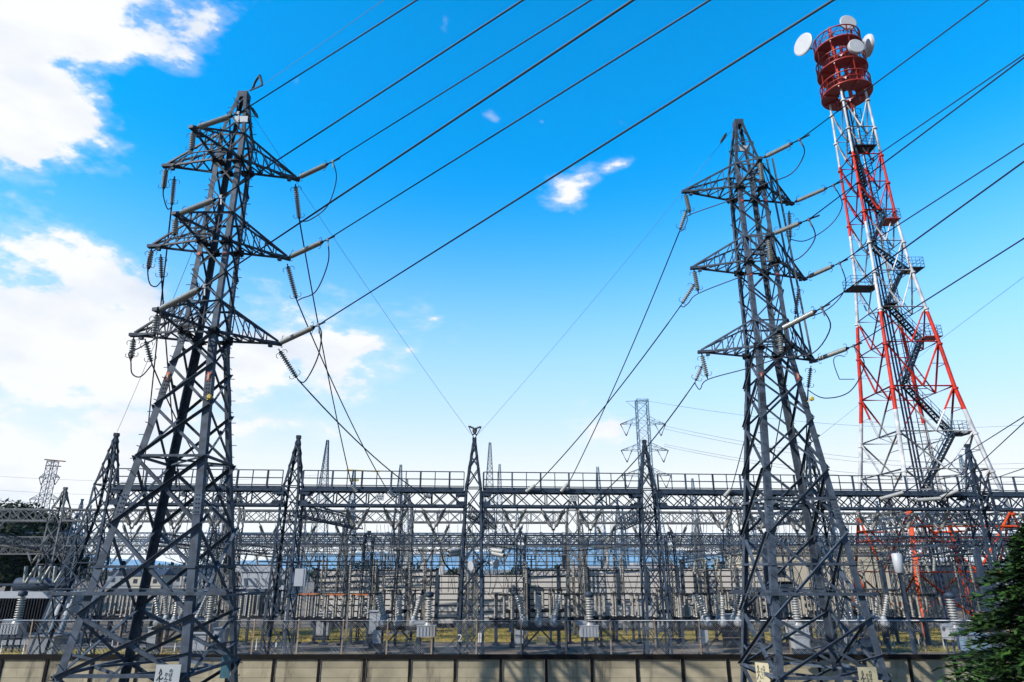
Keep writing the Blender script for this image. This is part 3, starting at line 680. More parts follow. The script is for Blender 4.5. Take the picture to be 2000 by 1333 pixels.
# ------------------------------------------------------------------ perimeter wall and fence
WX0, WX1, STEP = -29.0, 25.0, 1.98
T = thing('concrete_wall', (0, WY, FRONT), 'low weathered concrete panel wall with dark posts and dark coping, along the yard edge', 'wall')
n = int((WX1-WX0)/STEP); x0 = -.49 - STEP*round((-.49-WX0)/STEP)
random.seed(5)
for i in range(n):
    xa, xb = x0+i*STEP+.075, x0+(i+1)*STEP-.075; b = MB()
    z = FRONT - .05
    while z < 1.22:
        zt = min(z+.385, 1.235); dy = random.uniform(-.006, .006)
        b.box(((xa+xb)/2, WY+.04+dy, (z+zt)/2), (xb-xa, .09, zt-z-.012)); z += .385
    b.build('wall_panel', CONC, T)
for i in range(n+1):
    x = x0+i*STEP; MB().box((x, WY-.03, (1.24+FRONT)/2), (.13, .03, 1.24-FRONT)).box((x, WY+.04, (1.24+FRONT)/2), (.03, .11, 1.24-FRONT)).build('wall_post', COPE, T)
MB().box(((WX0+WX1)/2, WY+.03, 1.335), (WX1-WX0, .2, .19)).build('coping', COPE, T)
T = thing('chain_link_fence', (0, WY+.1, 1.43), 'chain link fence with rusting posts standing on the concrete wall', 'fence')
fx0 = .406 - STEP*15; FZ = 2.79
for i in range(28):
    x = fx0+i*STEP; MB().tube([(x, WY+.1, 1.43), (x, WY+.1, FZ+.03)], .035, 8).lathe((x, WY+.1, FZ-.02), (x, WY+.1, FZ+.06), [(0, .045), (.7, .045), (1, .015)], 8).build('fence_post', POSTM, T)
MB().tube([(fx0, WY+.1, FZ), (fx0+27*STEP, WY+.1, FZ)], .036, 8).build('top_rail', RAILM, T)
b = MB().tube([(fx0, WY+.07, 2.09), (fx0+27*STEP, WY+.07, 2.09)], .016, 5)
b.build('middle_rail', POSTM, T)
b = MB(); sp = .085; hgt = FZ-1.46; k = 0; x = fx0-hgt
while x < fx0+27*STEP:
    for s in (1, -1):
        xa = x if s == 1 else x+hgt
        b.tube([(xa, WY+.13+.004*s, 1.46), (xa+s*hgt, WY+.13+.004*s, FZ)], .006, 3, False)
    x += sp
b.build('wire_mesh', WIREM, T)
c = V((at(1057, 1253, WY).x, WY+.05, 2.0))
s = MB().box(c, (.42, .012, .33)).build('warning_sign', mat('sign_ochre', (.62, .46, .24), .6, 0, .08, 3), T)
text('このなかに\nはいらない\nでください', .078, c - V((0, .012, 0)), BLACK, s, line=.95)

# ------------------------------------------------------------------ noise barrier, buildings
def barrier(label, x0, x1, Y, zt, step, m=SLAT):
    T = thing('noise_barrier', ((x0+x1)/2, Y, 0), label, 'wall')
    n = max(1, round((x1-x0)/step)); st = (x1-x0)/n
    for i in range(n):
        b = MB(); z = .35; a, c = x0+i*st+.12, x0+(i+1)*st-.12
        while z < zt-.1:
            h = min(.5, zt-z); b.box(((a+c)/2, Y+.05, z+h/2-.05), (c-a, .1, h-.11)); z += .5
        b.build('barrier_panel', m, T)
        MB().box(((a+c)/2, Y+.13, zt/2+.1), (c-a, .02, zt-.3)).build('backing', SLATD, T)
    for i in range(n+1):
        x = x0+i*st; MB().box((x, Y-.06, zt/2+.03), (.28, .03, zt+.06)).box((x, Y+.05, zt/2), (.04, .19, zt)).build('barrier_post', STEELB, T)
    MB().box(((x0+x1)/2, Y+.08, .16), (x1-x0, .3, .32)).build('plinth', ASPH, T)
    return T
barrier('long grey slatted noise barrier with blue-grey posts, across the back of the yard', -18, -6.9, 65, 5.0, 2.78)
barrier('lower grey slatted barrier section standing forward behind the middle column', -6.8, 1.3, 64.2, 4.5, 4.05)
barrier('tall grey slatted noise barrier between the middle column and the beige building', 1.5, 23.4, 65, 5.05, 2.74)
T = thing('beige_building', (35, 78, 0), 'large flat beige building behind the foot of the telecom tower', 'building')
MB().box((35.2, 84, 3.35), (15.6, 12, 6.7)).build('wall', BEIGE, T)
MB().box((35.2, 84, 7.05), (16.2, 12.6, .7)).build('roof', BEIGEL, T)
MB().box((40.2, 77.96, 1.3), (1.4, .08, 2.6)).build('door', DARKW, T)
for x in (29.5, 36): MB().box((x, 77.97, 4.4), (1.6, .06, .8)).build('window', DARKW, T)
MB().box((35.2, 77.95, 2.9), (15.6, .1, .12)).build('cladding_joint', GREYP, T)
T = thing('grey_building', (52, 88, 0), 'grey flat building beyond the telecom tower, partly behind the conifer', 'building')
MB().box((53, 94, 2.7), (14, 12, 5.4)).build('wall', STEELB, T); MB().box((53, 94, 5.55), (14.4, 12.4, .3)).build('roof', GREYP, T)
for i in range(4): MB().box((48+i*3.2, 87.97, 3.4), (1.8, .06, 1.1)).build('window', DARKW, T)
T = thing('control_hut', (24.8, 69, 0), 'small blue-grey control hut with pale roof, beside the beige building', 'building')
MB().box((25.6, 70.5, 1.9), (3.6, 3, 3.8)).build('wall', STEELB, T); MB().box((25.6, 70.5, 3.95), (4, 3.4, .3)).build('roof', BEIGEL, T); MB().box((24.9, 68.97, 1.1), (.9, .06, 2.1)).build('door', GREYP, T)
T = thing('white_building', (-46, 130, 0), 'low white building with flat roof, far behind the second column', 'building')
MB().box((-45.5, 134, 2.2), (9, 8, 4.4)).build('wall', WHITE, T); MB().box((-45.5, 134, 4.7), (9.4, 8.4, .6)).build('roof', WHITE, T)
for i in range(4): MB().box((-48.6+i*2.1, 129.97, 2.6), (1.1, .06, 1.0)).build('window', DARKW, T)
T = thing('white_building', (12, 96, 0), 'long pale roof showing above the noise barrier, past the middle column', 'building')
MB().box((13.5, 100, 2.4), (12, 8, 4.8)).build('wall', GREYP, T); MB().box((13.5, 100, 5.05), (12.6, 8.6, .5)).build('roof', WHITE, T)
T = thing('pink_building', (40, 200, 0), 'small pinkish far building with dark windows, above the noise barrier', 'building')
MB().box((41, 205, 3), (12, 8, 6)).build('wall', mat('pink_render', (.5, .36, .32), .8, 0, .08, .5), T); MB().box((41, 205, 6.2), (12.6, 8.6, .5)).build('roof', WHITE, T)
for i in range(5): MB().box((36.5+i*2.2, 200.97, 4.6), (1.1, .06, .9)).build('window', DARKW, T)
T = thing('low_white_annex', (16, 61.5, 0), 'long low white cabinet row at the foot of the noise barrier', 'cabinet')
MB().box((10.9, 62, 1.05), (9.2, 1.2, 1.7)).build('body', WHITE, T)
for i in range(8): MB().box((6.9+i*1.14, 61.38, 1.05), (1.05, .04, 1.5)).build('door', WHITE, T)
MB().box((10.9, 62, .1), (9.0, 1.1, .2)).build('plinth', ASPH, T)

# ------------------------------------------------------------------ telecom tower
TX, TY = 37.8, 62.0
TW = [(0, 11.5), (13, 7.6), (16.5, 6.75), (20.9, 5.7), (25.5, 5.05), (29, 4.4), (34, 3.6), (40, 3.15), (47, 2.95), (54.2, 2.7), (64, 2.4)]
def tw(z):
    for (a, wa), (c, wc) in zip(TW, TW[1:]):
        if z <= c: return wa+(wc-wa)*(z-a)/(c-a)
    return TW[-1][1]
TC = lambda z: corners(TX, TY, tw(z), z)
T = TT = thing('telecom_tower', (TX, TY, 0), 'tall red and white lattice telecom tower with three red ring decks and round dishes', 'tower')
LV = [0, 4.7, 9.6, 13.2, 16.6, 20.9, 25.3, 29, 33, 36.4, 40, 43.4, 46.8, 50.3, 54]
for i in range(4):
    zs = [z for z, _ in TW]; b = MB(); pts = [TC(z)[i] for z in zs]
    b.tube(pts, [.21, .2, .19, .18, .17, .16, .15, .14, .13, .12, .11], 10)
    for z in LV[1:]:
        d = (TC(z+.2)[i]-TC(z)[i]); b.lathe(TC(z-.35)[i], TC(z-.2)[i], [(0, .26), (1, .26)], 10)
    b.build('leg', BAND, T)
for (i, j) in ((0, 1), (1, 2), (2, 3), (3, 0)):
    b = MB()
    for za, zb in zip(LV, LV[1:]):
        A, B = TC(za), TC(zb); m = lerp(A[i], A[j], .5); r = .1 if za < 25 else .082
        if za == 0: b.tube([B[i], m], .1, 6); b.tube([B[j], m], .1, 6); b.tube([lerp(A[i], B[i], .55), lerp(B[i], m, .55)], .06, 6); b.tube([lerp(A[j], B[j], .55), lerp(B[j], m, .55)], .06, 6)
        else:
            b.tube([B[i], m], r, 6); b.tube([B[j], m], r, 6); b.tube([A[i], A[j]], r*.85, 6)
            if za < 46:
                q = lerp(B[i], m, .5); b.tube([q, lerp(A[i], B[i], .5)], .04, 5); b.tube([lerp(B[j], m, .5), lerp(A[j], B[j], .5)], .04, 5)
    b.build('face_bracing', BAND, T)
b = MB()
for z in LV[1:-1]:
    A = TC(z); ms = [lerp(A[k], A[(k+1) % 4], .5) for k in range(4)]
    for k in range(4): b.tube([ms[k], ms[(k+1) % 4]], .05, 5)
b.build('plan_bracing', BAND, T)
b = MB()                                          # heavy orange ring low on the tower
for z in (7.4, 8.3):
    A = TC(z)
    for k in range(4): b.tube([A[k], A[(k+1) % 4]], .12, 8)
b.build('base_ring', BAND, T)
DKZ = (55.45, 58.55, 61.7)
for z in DKZ:
    Rr = 2.55 if z < 60 else 2.45; n = 40; b = MB()
    ring = lambda r, zz: [V((TX+r*math.cos(2*PI*k/n), TY+r*math.sin(2*PI*k/n), zz)) for k in range(n)]
    A, B, C_, D_ = ring(.9, z), ring(Rr, z), ring(Rr, z+.12), ring(.9, z+.12)
    b.add(A+B+C_+D_, [(k, (k+1) % n, n+(k+1) % n, n+k) for k in range(n)] + [(n+k, n+(k+1) % n, 2*n+(k+1) % n, 2*n+k) for k in range(n)] + [(2*n+k, 2*n+(k+1) % n, 3*n+(k+1) % n, 3*n+k) for k in range(n)] + [(3*n+k, 3*n+(k+1) % n, (k+1) % n, k) for k in range(n)])
    for k in range(8):
        a = 2*PI*k/8; b.bar((TX+.9*math.cos(a), TY+.9*math.sin(a), z-.1), (TX+Rr*math.cos(a), TY+Rr*math.sin(a), z-.1), .12, .2)
    d = b.build('ring_deck', REDP, T)
    b = MB()
    for zz, rr in ((z+.06, .1), (z+.75, .045), (z+1.5, .075)):
        q = ring(Rr+.03, zz); b.tube(q + [q[0]], rr, 6, False)
    for k in range(0, n, 2):
        p0 = ring(Rr+.03, z+.06)[k]; p1 = ring(Rr+.03, z+1.5)[k]; b.tube([p0, p1], .035, 5)
        if k % 4 == 0: b.tube([p0, ring(Rr+.03, z+1.5)[(k+4) % n]], .045, 5); b.tube([p1, ring(Rr+.03, z+.06)[(k+4) % n]], .045, 5)
    b.build('deck_railing', REDP, d)
b = MB()
for k in range(4):
    a = PI/4+k*PI/2; b.tube([(TX+1.2*math.cos(a), TY+1.2*math.sin(a), 54), (TX+1.2*math.cos(a), TY+1.2*math.sin(a), 63.4)], .11, 8)
for k in range(8):
    a = 2*PI*k/8; b.tube([(TX+2.45*math.cos(a), TY+2.45*math.sin(a), 55.5), (TX+2.4*math.cos(a), TY+2.4*math.sin(a), 63.2)], .06, 6)
b.build('ring_support', REDP, T)
def dish(c, dm, ax, drum=.25, name='dish_antenna', m=None):
    c = V(c); ax = V(ax).normalized(); r = dm/2; b = MB()
    b.lathe(c - ax*drum, c, [(0, r*.35), (.2, r*.7), (.5, r*.93), (.7, r), (1, r)], 28); b.lathe(c, c + ax*.05, [(0, r*.985), (1, r*.9)], 28)
    d = b.build(name, m or TOWERDISH, TT)
    bb = MB(); back = c - ax*drum
    u, w_ = perp(ax)
    for k in range(12):
        a = 2*PI*k/12; e = u*math.cos(a)+w_*math.sin(a); bb.bar(back + e*r*.2 - ax*.12, c + e*r*.9 - ax*drum*.45, .05)
    bb.lathe(back - ax*.45, back, [(0, .14), (1, .2)], 10); bb.bar(back - ax*.4, back - ax*.9 - V((0, 0, .2)), .12)
    bb.build('dish_mount', STEELD, d); return d
dish(at(1568, 87, 60.6), 2.5, (-.9, -.42, -.05), .5); dish(at(1657, 44, 60.3), 2.0, (.06, -1, -.02), .3)
dish(at(1673, 90, 58.9), 1.8, (.05, -1, -.02), .75); dish(at(1697, 90, 62.6), 2.6, (.9, -.05, .03), .7)
# stairs zig-zagging down inside the tower, landings, cable ladder
FL = [((1668,300),(1690,365)), ((1681,373),(1727,423)), ((1727,425),(1697,488)), ((1702,482),(1772,530)), ((1760,533),(1733,592)), ((1737,600),(1800,668)), ((1795,672),(1766,750)), ((1768,755),(1860,850)), ((1858,854),(1806,955)), ((1812,960),(1900,1035))]
for k, (a, c) in enumerate(FL):
    Y = 60.8 + .5*(k % 2); p, q = at(*a, Y), at(*c, Y); b = MB(); n = max(4, int((p-q).length/.33))
    for s in (-.4, .4):
        o = V((0, s, 0)); b.bar(p+o, q+o, .05, .22)
    for i in range(n+1): b.box(lerp(p, q, i/n), (.26, .8, .035))
    f = b.build('stair_flight', STEELD, T)
    b = MB()
    for s in (-.42, .42):
        for h in (.5, 1.0): b.bar(p + V((0, s, h)), q + V((0, s, h)), .04)
        for i in range(0, n+1, 3): b.bar(lerp(p, q, i/n) + V((0, s, 0)), lerp(p, q, i/n) + V((0, s, 1)), .035)
    b.build('handrail', BLUEP, f)
def landing(c, sx, sy, m):
    b = MB().box(c, (sx, sy, .09)); l = b.build('landing', m, T); b = MB()
    for (dx, dy) in ((-1, -1), (1, -1), (1, 1), (-1, 1)): b.bar(V(c)+V((dx*sx/2, dy*sy/2, 0)), V(c)+V((dx*sx/2, dy*sy/2, 1.1)), .04)
    for h in (.4, .75, 1.1):
        for (p, q) in (((-1,-1),(1,-1)), ((1,-1),(1,1)), ((1,1),(-1,1)), ((-1,1),(-1,-1))): b.bar(V(c)+V((p[0]*sx/2, p[1]*sy/2, h)), V(c)+V((q[0]*sx/2, q[1]*sy/2, h)), .035)
    for i in range(1, 4): b.bar(V(c)+V((-sx/2+i*sx/4, -sy/2, 0)), V(c)+V((-sx/2+i*sx/4, -sy/2, 1.1)), .03)
    b.build('handrail', BLUEP, l)
for (u, v, sx, m) in ((1684,292,2.3,STEELD), (1737,434,1.5,REDP), (1782,529,1.5,STEELD), (1682,565,2.6,STEELD), (1815,662,1.6,REDP), (1872,849,1.6,STEELD), (1735,598,1.0,STEELD)): landing(at(u, v, 60.9), sx, 1.7, m)
b = MB(); pa, pb = at(1654, 215, 62), at(1850, 1215, 62.2)
for dx in (-.32, 0, .32): b.tube([pa+V((dx, 0, 0)), V((pb.x+dx, pb.y, 0))], .1, 6)
for dx in (.8, 1.4): b.bar(pa+V((dx, -.2, 0)), V((pb.x+dx, pb.y-.2, 0)), .06)
for i in range(90): p = lerp(pa, V((pb.x, pb.y, 0)), i/90); b.bar(p+V((.8, -.2, 0)), p+V((1.4, -.2, 0)), .04)
b.build('cable_ladder', DBLUE, T)
for (u, v) in ((1651, 697), (1790, 715)):
    c = at(u, v, 59.5); b = MB().tube(smooth([c, c+V((-.6, 0, .1)), c+V((-1.1, 0, -.2)), c+V((-1.15, 0, -1)), c+V((-.9, 0, -2.2))], 4), .04, 6); b.bar(c+V((-.9, 0, -2.2)), c+V((.5, 0, -2.2)), .06); b.build('whip_antenna', STEELD, T)

# ------------------------------------------------------------------ distant pylons and masts
def far_pylon(name, label, x, y, h, wb, wt, arms, m, cat='pylon', npan=10, r=.11, extra=None):
    T = thing(name, (x, y, 0), label, cat); W_ = lambda z: wb+(wt-wb)*min(1, z/(h*(1.0 if cat == 'mast' else .62)))
    C = lambda z: corners(x, y, W_(z), z)
    b = MB()
    for i in range(4): b.tube([C(0)[i], C(h*.62)[i], C(h)[i]], r*1.2, 4, sm=False)
    b.build('leg', m, T); b = MB(); z = 0; k = 0
    while z < h-.2:
        zn = min(h, z+max(W_(z)*.9, h/40)); A, B = C(z), C(zn)
        for i in range(4):
            j = (i+1) % 4; b.tube([A[i], B[j]], r*.6, 3, False); b.tube([A[j], B[i]], r*.6, 3, False); b.tube([B[i], B[j]], r*.6, 3, False)
        z = zn
    b.build('bracing', m, T)
    for (za, ln, hh) in arms:
        for s in (-1, 1):
            b = MB(); tip = V((x+s*(W_(za)/2+ln), y, za)); A, U = C(za), C(za+hh)
            for e in ((1, 2) if s > 0 else (0, 3)):
                b.tube([A[e], tip], r*.8, 4); b.tube([U[e], tip], r*.8, 4)
                for q in (.33, .66): b.tube([lerp(A[e], tip, q), lerp(U[e], tip, q)], r*.5, 3); b.tube([lerp(A[e], tip, q-.33), lerp(U[e], tip, q)], r*.5, 3)
            b.build('cross_arm', m, T)
            if extra:
                bt = MB(); bt.tube([tip, tip + V((-s*extra*.45, 0, -extra))], r*1.3, 4); bt.tube([tip + V((-s*extra*.9, 0, 0)), tip + V((-s*extra*.45, 0, -extra))], r*1.3, 4); bt.build('insulator', STEELD, T)
    return T, C
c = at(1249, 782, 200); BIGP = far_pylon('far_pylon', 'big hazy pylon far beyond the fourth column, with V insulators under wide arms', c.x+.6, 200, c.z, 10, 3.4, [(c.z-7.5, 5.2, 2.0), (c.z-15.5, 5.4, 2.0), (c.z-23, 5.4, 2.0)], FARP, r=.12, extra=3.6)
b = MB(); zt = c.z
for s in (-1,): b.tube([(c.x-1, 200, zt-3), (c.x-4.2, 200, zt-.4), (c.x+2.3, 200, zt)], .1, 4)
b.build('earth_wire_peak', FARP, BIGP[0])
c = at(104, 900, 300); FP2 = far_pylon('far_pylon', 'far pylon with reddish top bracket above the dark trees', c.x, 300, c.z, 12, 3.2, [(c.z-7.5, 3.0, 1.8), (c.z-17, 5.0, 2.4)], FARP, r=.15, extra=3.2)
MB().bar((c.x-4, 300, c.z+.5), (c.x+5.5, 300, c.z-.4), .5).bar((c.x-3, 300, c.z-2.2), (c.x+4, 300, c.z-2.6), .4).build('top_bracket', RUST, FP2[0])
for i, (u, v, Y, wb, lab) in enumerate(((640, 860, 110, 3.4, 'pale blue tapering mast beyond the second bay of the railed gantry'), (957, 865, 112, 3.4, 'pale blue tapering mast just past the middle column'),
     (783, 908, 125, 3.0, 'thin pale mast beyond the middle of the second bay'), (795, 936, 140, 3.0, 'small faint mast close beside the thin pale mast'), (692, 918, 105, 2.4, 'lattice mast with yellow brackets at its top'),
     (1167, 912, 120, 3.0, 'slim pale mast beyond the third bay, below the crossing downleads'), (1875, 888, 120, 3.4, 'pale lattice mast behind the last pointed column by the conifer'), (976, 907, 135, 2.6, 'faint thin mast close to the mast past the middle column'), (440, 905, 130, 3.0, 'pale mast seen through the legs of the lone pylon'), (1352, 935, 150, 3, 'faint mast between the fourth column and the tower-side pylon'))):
    c = at(u, v, Y); t = far_pylon('lattice_mast', lab, c.x, Y, c.z, wb, .3, [], FARP, 'mast', r=.06)[0]
    if i == 4:
        MB().bar((c.x-1.2, Y, c.z), (c.x+4, Y, c.z-.3), .18).bar((c.x-.6, Y, c.z-1.6), (c.x+.8, Y, c.z-1.6), .3).build('bracket', YEL, t)
FWG = 'far power lines beside the big hazy pylon'
for k, (z0, v1, v2) in enumerate(((0, 830, 868), (1, 893, 905), (2, 838, 850), (3, 905, 925), (4, 790, 815))):
    p = at(1297 if k != 4 else 1262, (832, 868, 838, 872, 783)[k], 199); q = at(1445 + 560, (905, 930, 915, 940, 830)[k], 240)
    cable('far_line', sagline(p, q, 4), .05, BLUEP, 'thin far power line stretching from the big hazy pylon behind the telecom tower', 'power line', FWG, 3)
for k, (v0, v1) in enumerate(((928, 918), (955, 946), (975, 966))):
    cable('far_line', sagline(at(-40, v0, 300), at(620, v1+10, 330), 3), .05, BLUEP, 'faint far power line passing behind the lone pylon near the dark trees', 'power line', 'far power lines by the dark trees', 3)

# earth wires
def ew(name_lab, pts, r=.011): return cable('earth_wire', pts, r, THINW, name_lab, 'power line', None, 4)
apL, apR = V((LCX, LCY, 24.6)), V((RCX, RCY, 26.2)); pk3 = GP[2] + V((0, 0, 12.85))
ew('thin earth wire rising from the lone pylon peak', [apL + V((.3, -.1, .1)), at(515, 165, 22.8), at(750, 0, 14), at(985, -165, 8)])
ew('thin earth wire from the lone pylon peak down to the middle column', sagline(apL + V((.25, .2, -.7)), pk3 - V((.25, 0, -.3)), .25))
ew('thin earth wire from the tower-side pylon peak down to the middle column', sagline(apR + V((-.25, .2, -.3)), pk3 + V((.25, 0, .3)), .25))
ew('thin earth wire from the lone pylon down to the first gantry column', sagline(at(412, 400, LCY+.5), GP[0] + V((0, 0, 13.0)), .3))
ew('thin earth wire climbing past the telecom tower legs toward the conifer side', [GP[4] + V((.2, 0, 12.85)), at(1848, 655, 42), at(2000, 541, 33), at(2150, 430, 27)])
def spacer(lab, a, d, m=HARD):
    T = thing('vibration_damper', a, lab, 'damper', 'finned dampers on the earth wires'); a = V(a); d = V(d); u, w_ = perp(d); up = w_ if w_.z > 0 else -w_; b = MB(); b.bar(a, a+d, .05)
    arc = smooth([a+d*.25, a+d*.3+up*.24*d.length, a+d*.55+up*.36*d.length, a+d], 5); b.tube(arc, .05, 6); b.build('arched_bar', m, T); b = MB()
    for i in range(2, len(arc)-1): b.bar(arc[i], arc[i]+up*.11, .04)
    b.build('fin', m, T)
    return T
spacer('finned damper arching at the lone pylon peak', apL + V((.25, -.1, .12)), at(512, 167, 23.0) - apL - V((.25, -.1, .12)))
pa = pk3 + V((-.05, 0, .05)); spacer('finned damper on the middle column toward the lone pylon', pa, V((-.35, 0, .75)))
pa = pk3 + V((.05, 0, .05)); spacer('finned damper on the middle column toward the tower-side pylon', pa, V((.38, 0, .72)))
pa = GP[4] + V((.1, 0, 12.8)); spacer('finned damper on the column behind the tower-side pylon', pa, V((.6, -.3, .5)))
for lab, (u0, v0, u1, v1, Y) in (('dark spiral grip on the earth wire under the lone pylon peak', (490, 209, 504, 231, 24)), ('dark spiral grip on the earth wire by the tower-side pylon peak', (1419, 260, 1407, 280, 28.1))):
    p, q = at(u0, v0, Y), at(u1, v1, Y); tag(MB().lathe(p, q, [(0, .02), (.2, .07), (.8, .07), (1, .02)], 8).build('wire_grip', HARD, base=p), lab, 'clamp', 'spiral grips on earth wires')
# lines that reach the yard from beyond the conifer
for k, (g_, i_, f) in enumerate((((1766, 962), (1716, 976), (2060, 776)), ((1840, 974), (1783, 978), (2060, 770)), ((1873, 958), (1835, 973), (2060, 895)))):
    e, gg = gat(*g_), gat(*i_, -.6); nm = ('first', 'second', 'third')[k]
    cable('downlead', [e, at(*f, 33)], .03, CABLE, f'{nm} of three dark lines coming down to the railed gantry near the conifer', 'power line', GD)
    insulator(f'{nm} of three long pale insulators on the railed gantry near the conifer', gg, e, 'dead-end insulators on the railed gantry', m=PORCW, horn=False, r=.13, core=.1, fit=.1, pitch=.09)

# ------------------------------------------------------------------ switchgear in the yard
def ribbed(b, p, q, r, core, n, sides=10):
    pr = [(0, core*.9)]
    for i in range(n): t0 = i/n; pr += [(t0+.1/n, core), (t0+.45/n, r), (t0+.65/n, r), (t0+.9/n, core)]
    b.lathe(p, q, pr + [(1, core*.9)], sides)
def disconnector(label, group, arm=ORANGE, al=.9):
    T = thing('disconnector', (0, 0, 0), label, 'switchgear', group)
    for x in (-.6, .6): MB().box((x, 0, .78), (.16, .2, 1.56)).box((x, 0, .06), (.5, .5, .12)).build('support_leg', STEELB, T)
    MB().box((0, -.3, 1.66), (2.1, .12, .18)).box((0, .3, 1.66), (2.1, .12, .18)).box((-.9, 0, 1.66), (.1, .6, .14)).box((.9, 0, 1.66), (.1, .6, .14)).box((0, 0, 1.5), (1.9, .1, .1)).build('base_frame', STEELD, T)
    for x in (-.62, 0, .62):
        for y in (-.3, .3):
            b = MB(); b.lathe((x, y, 1.74), (x, y, 1.84), [(0, .13), (1, .1)], 10); ribbed(b, (x, y, 1.84), (x, y, 3.12), .1, .078, 14); b.build('post_insulator', PORCB, T)
            b = MB().lathe((x, y, 3.12), (x, y, 3.24), [(0, .09), (.5, .11), (1, .06)], 8).bar((x, y, 3.24), (x+.03, y, 3.36), .05); b.build('terminal', HARD, T)
    for y in (-.3, .3): MB().bar((-al, y, 3.27), (al, y, 3.27), .05).bar((-.4, y, 3.2), (.4, y, 3.22), .05).build('contact_arm', arm, T)
    return T
def breaker(label, group):
    T = thing('circuit_breaker', (0, 0, 0), label, 'switchgear', group)
    for x in (-1.15, 1.15):
        b = MB(); b.box((x, 0, .7), (.2, .24, 1.4)).box((x, 0, .05), (.55, .55, .1)); b.build('support_leg', STEELB, T)
    MB().bar((-1.1, 0, .3), (-.1, 0, 1.3), .09).bar((1.1, 0, .3), (.1, 0, 1.3), .09).build('brace', STEELB, T)
    MB().box((0, -.35, 1.45), (2.9, .14, .2)).box((0, .35, 1.45), (2.9, .14, .2)).box((0, 0, 1.4), (2.7, .5, .06)).build('base_frame', STEELD, T)
    for x in (-.95, 0, .95):
        b = MB(); b.lathe((x-.1, -.75, 1.78), (x-.1, .75, 1.78), [(0, .1), (.03, .24), (.97, .24), (1, .1)], 14); b.build('tank', GREYP, T)
        for y, s in ((-.45, 1), (.45, -1)):
            tx = {-.95: -.42, 0: .06*s, .95: .42}[x]
            p = V((x-.1, y, 1.98)); q = V((x-.1+tx, y-.16*s, 3.42)); b = MB()
            b.lathe(p, lerp(p, q, .14), [(0, .18), (.6, .18), (1, .12)], 12); b.build('turret', GREYP, T)
            b = MB(); ribbed(b, lerp(p, q, .14), q, .15, .07, 9, 12); b.build('bushing', PORCW, T)
            b = MB().lathe(q, lerp(q, q+(q-p), .08), [(0, .1), (.6, .1), (1, .04)], 10); b.build('terminal', HARD, T)
    MB().box((-1.35, -.2, 1.0), (.5, .5, .75)).build('control_box', WHITE, T)
    return T
def vt(label, group):
    T = thing('voltage_transformer', (0, 0, 0), label, 'switchgear', group)
    b = MB()
    for x in (-.45, .45):
        for y in (-.35, .35): b.ang((x, y, 0), (x, y, 1.05), .09, .02, (-x, 0, 0), (0, -y, 0))
    for z in (.35, .75):
        for (p, q) in (((-.45,-.35),(.45,-.35)), ((.45,-.35),(.45,.35)), ((.45,.35),(-.45,.35)), ((-.45,.35),(-.45,-.35))): b.bar((*p, z), (*q, z), .05)
    b.build('stand', STEELB, T)
    b = MB().box((0, 0, 1.36), (1.1, .85, .6)); b.box((0, 0, 1.68), (1.16, .9, .05)); b.build('tank', WHITE, T)
    b = MB(); [b.box((-.4+.2*i, -.44, 1.36), (.03, .03, .5)) for i in range(5)]; b.build('tank_rib', GREYP, T)
    MB().lathe((-.75, 0, 1.78), (-.1, 0, 1.78), [(0, .14), (1, .16)], 12).build('side_drum', GREYP, T)
    b = MB().lathe((.1, 0, 1.7), (.1, 0, 1.86), [(0, .3), (1, .22)], 14); ribbed(b, (.1, 0, 1.86), (.1, 0, 3.3), .235, .11, 10, 14); b.build('insulator_column', PORCW, T)
    MB().lathe((.1, 0, 3.3), (.1, 0, 3.62), [(0, .2), (.15, .27), (.75, .27), (1, .16)], 14).build('head_cap', STEELB, T)
    return T
def post(label, group, h=1.5, m=PORCB):
    T = thing('bus_support', (0, 0, 0), label, 'switchgear', group)
    MB().box((0, 0, .85), (.16, .16, 1.7)).box((0, 0, .05), (.4, .4, .1)).build('support_leg', STEELB, T)
    b = MB(); ribbed(b, (0, 0, 1.72), (0, 0, 1.72+h), .12, .085, 14); b.build('post_insulator', m, T)
    MB().lathe((0, 0, 1.72+h), (0, 0, 1.86+h), [(0, .12), (.5, .13), (1, .05)], 8).bar((-.4, 0, 1.84+h), (.4, 0, 1.84+h), .05).build('terminal', HARD, T)
    return T
GDS = 'disconnectors in the yard'; GCB = 'circuit breakers behind the fence'; GVT = 'voltage transformers behind the fence'; GBS = 'single bus supports in the yard'
def px(u, v, Y): return at(u, v, Y).x
NTH = ('first','second','third','fourth','fifth','sixth','seventh','eighth','ninth','tenth','eleventh','twelfth','thirteenth','fourteenth','fifteenth','sixteenth','seventeenth','eighteenth','nineteenth','twentieth')
ds = None
for k, (u, Y) in enumerate(((205,52),(262,51),(320,54),(392,51),(602,51),(655,50),(706,50),(985,50),(1128,51),(1180,52),(1218,52),(1262,51),(1340,51),(1378,52),(1500,50),(1560,51),(1640,51),(1700,50),(1758,51),(1815,50))):
    lab = f'three-column disconnector on dark frame, {NTH[k]} of its row from the dark-tree side'
    if u in (602, 655, 706):
        o_ = disconnector(lab.replace('on dark frame', 'with orange arms'), GDS, ORANGE, .68) if u == 602 else dup(o_, (0, 0, 0), 0, lab.replace('on dark frame', 'with orange arms'), GDS)
        o_.location = (px(u, 1180, Y), Y, 0); continue
    if ds is None: ds = disconnector(lab, GDS, HARD, .7); ds.location = (px(u, 1180, Y), Y, 0)
    else: dup(ds, (px(u, 1180, Y), Y, 0), 0, lab, GDS)
ds2 = None
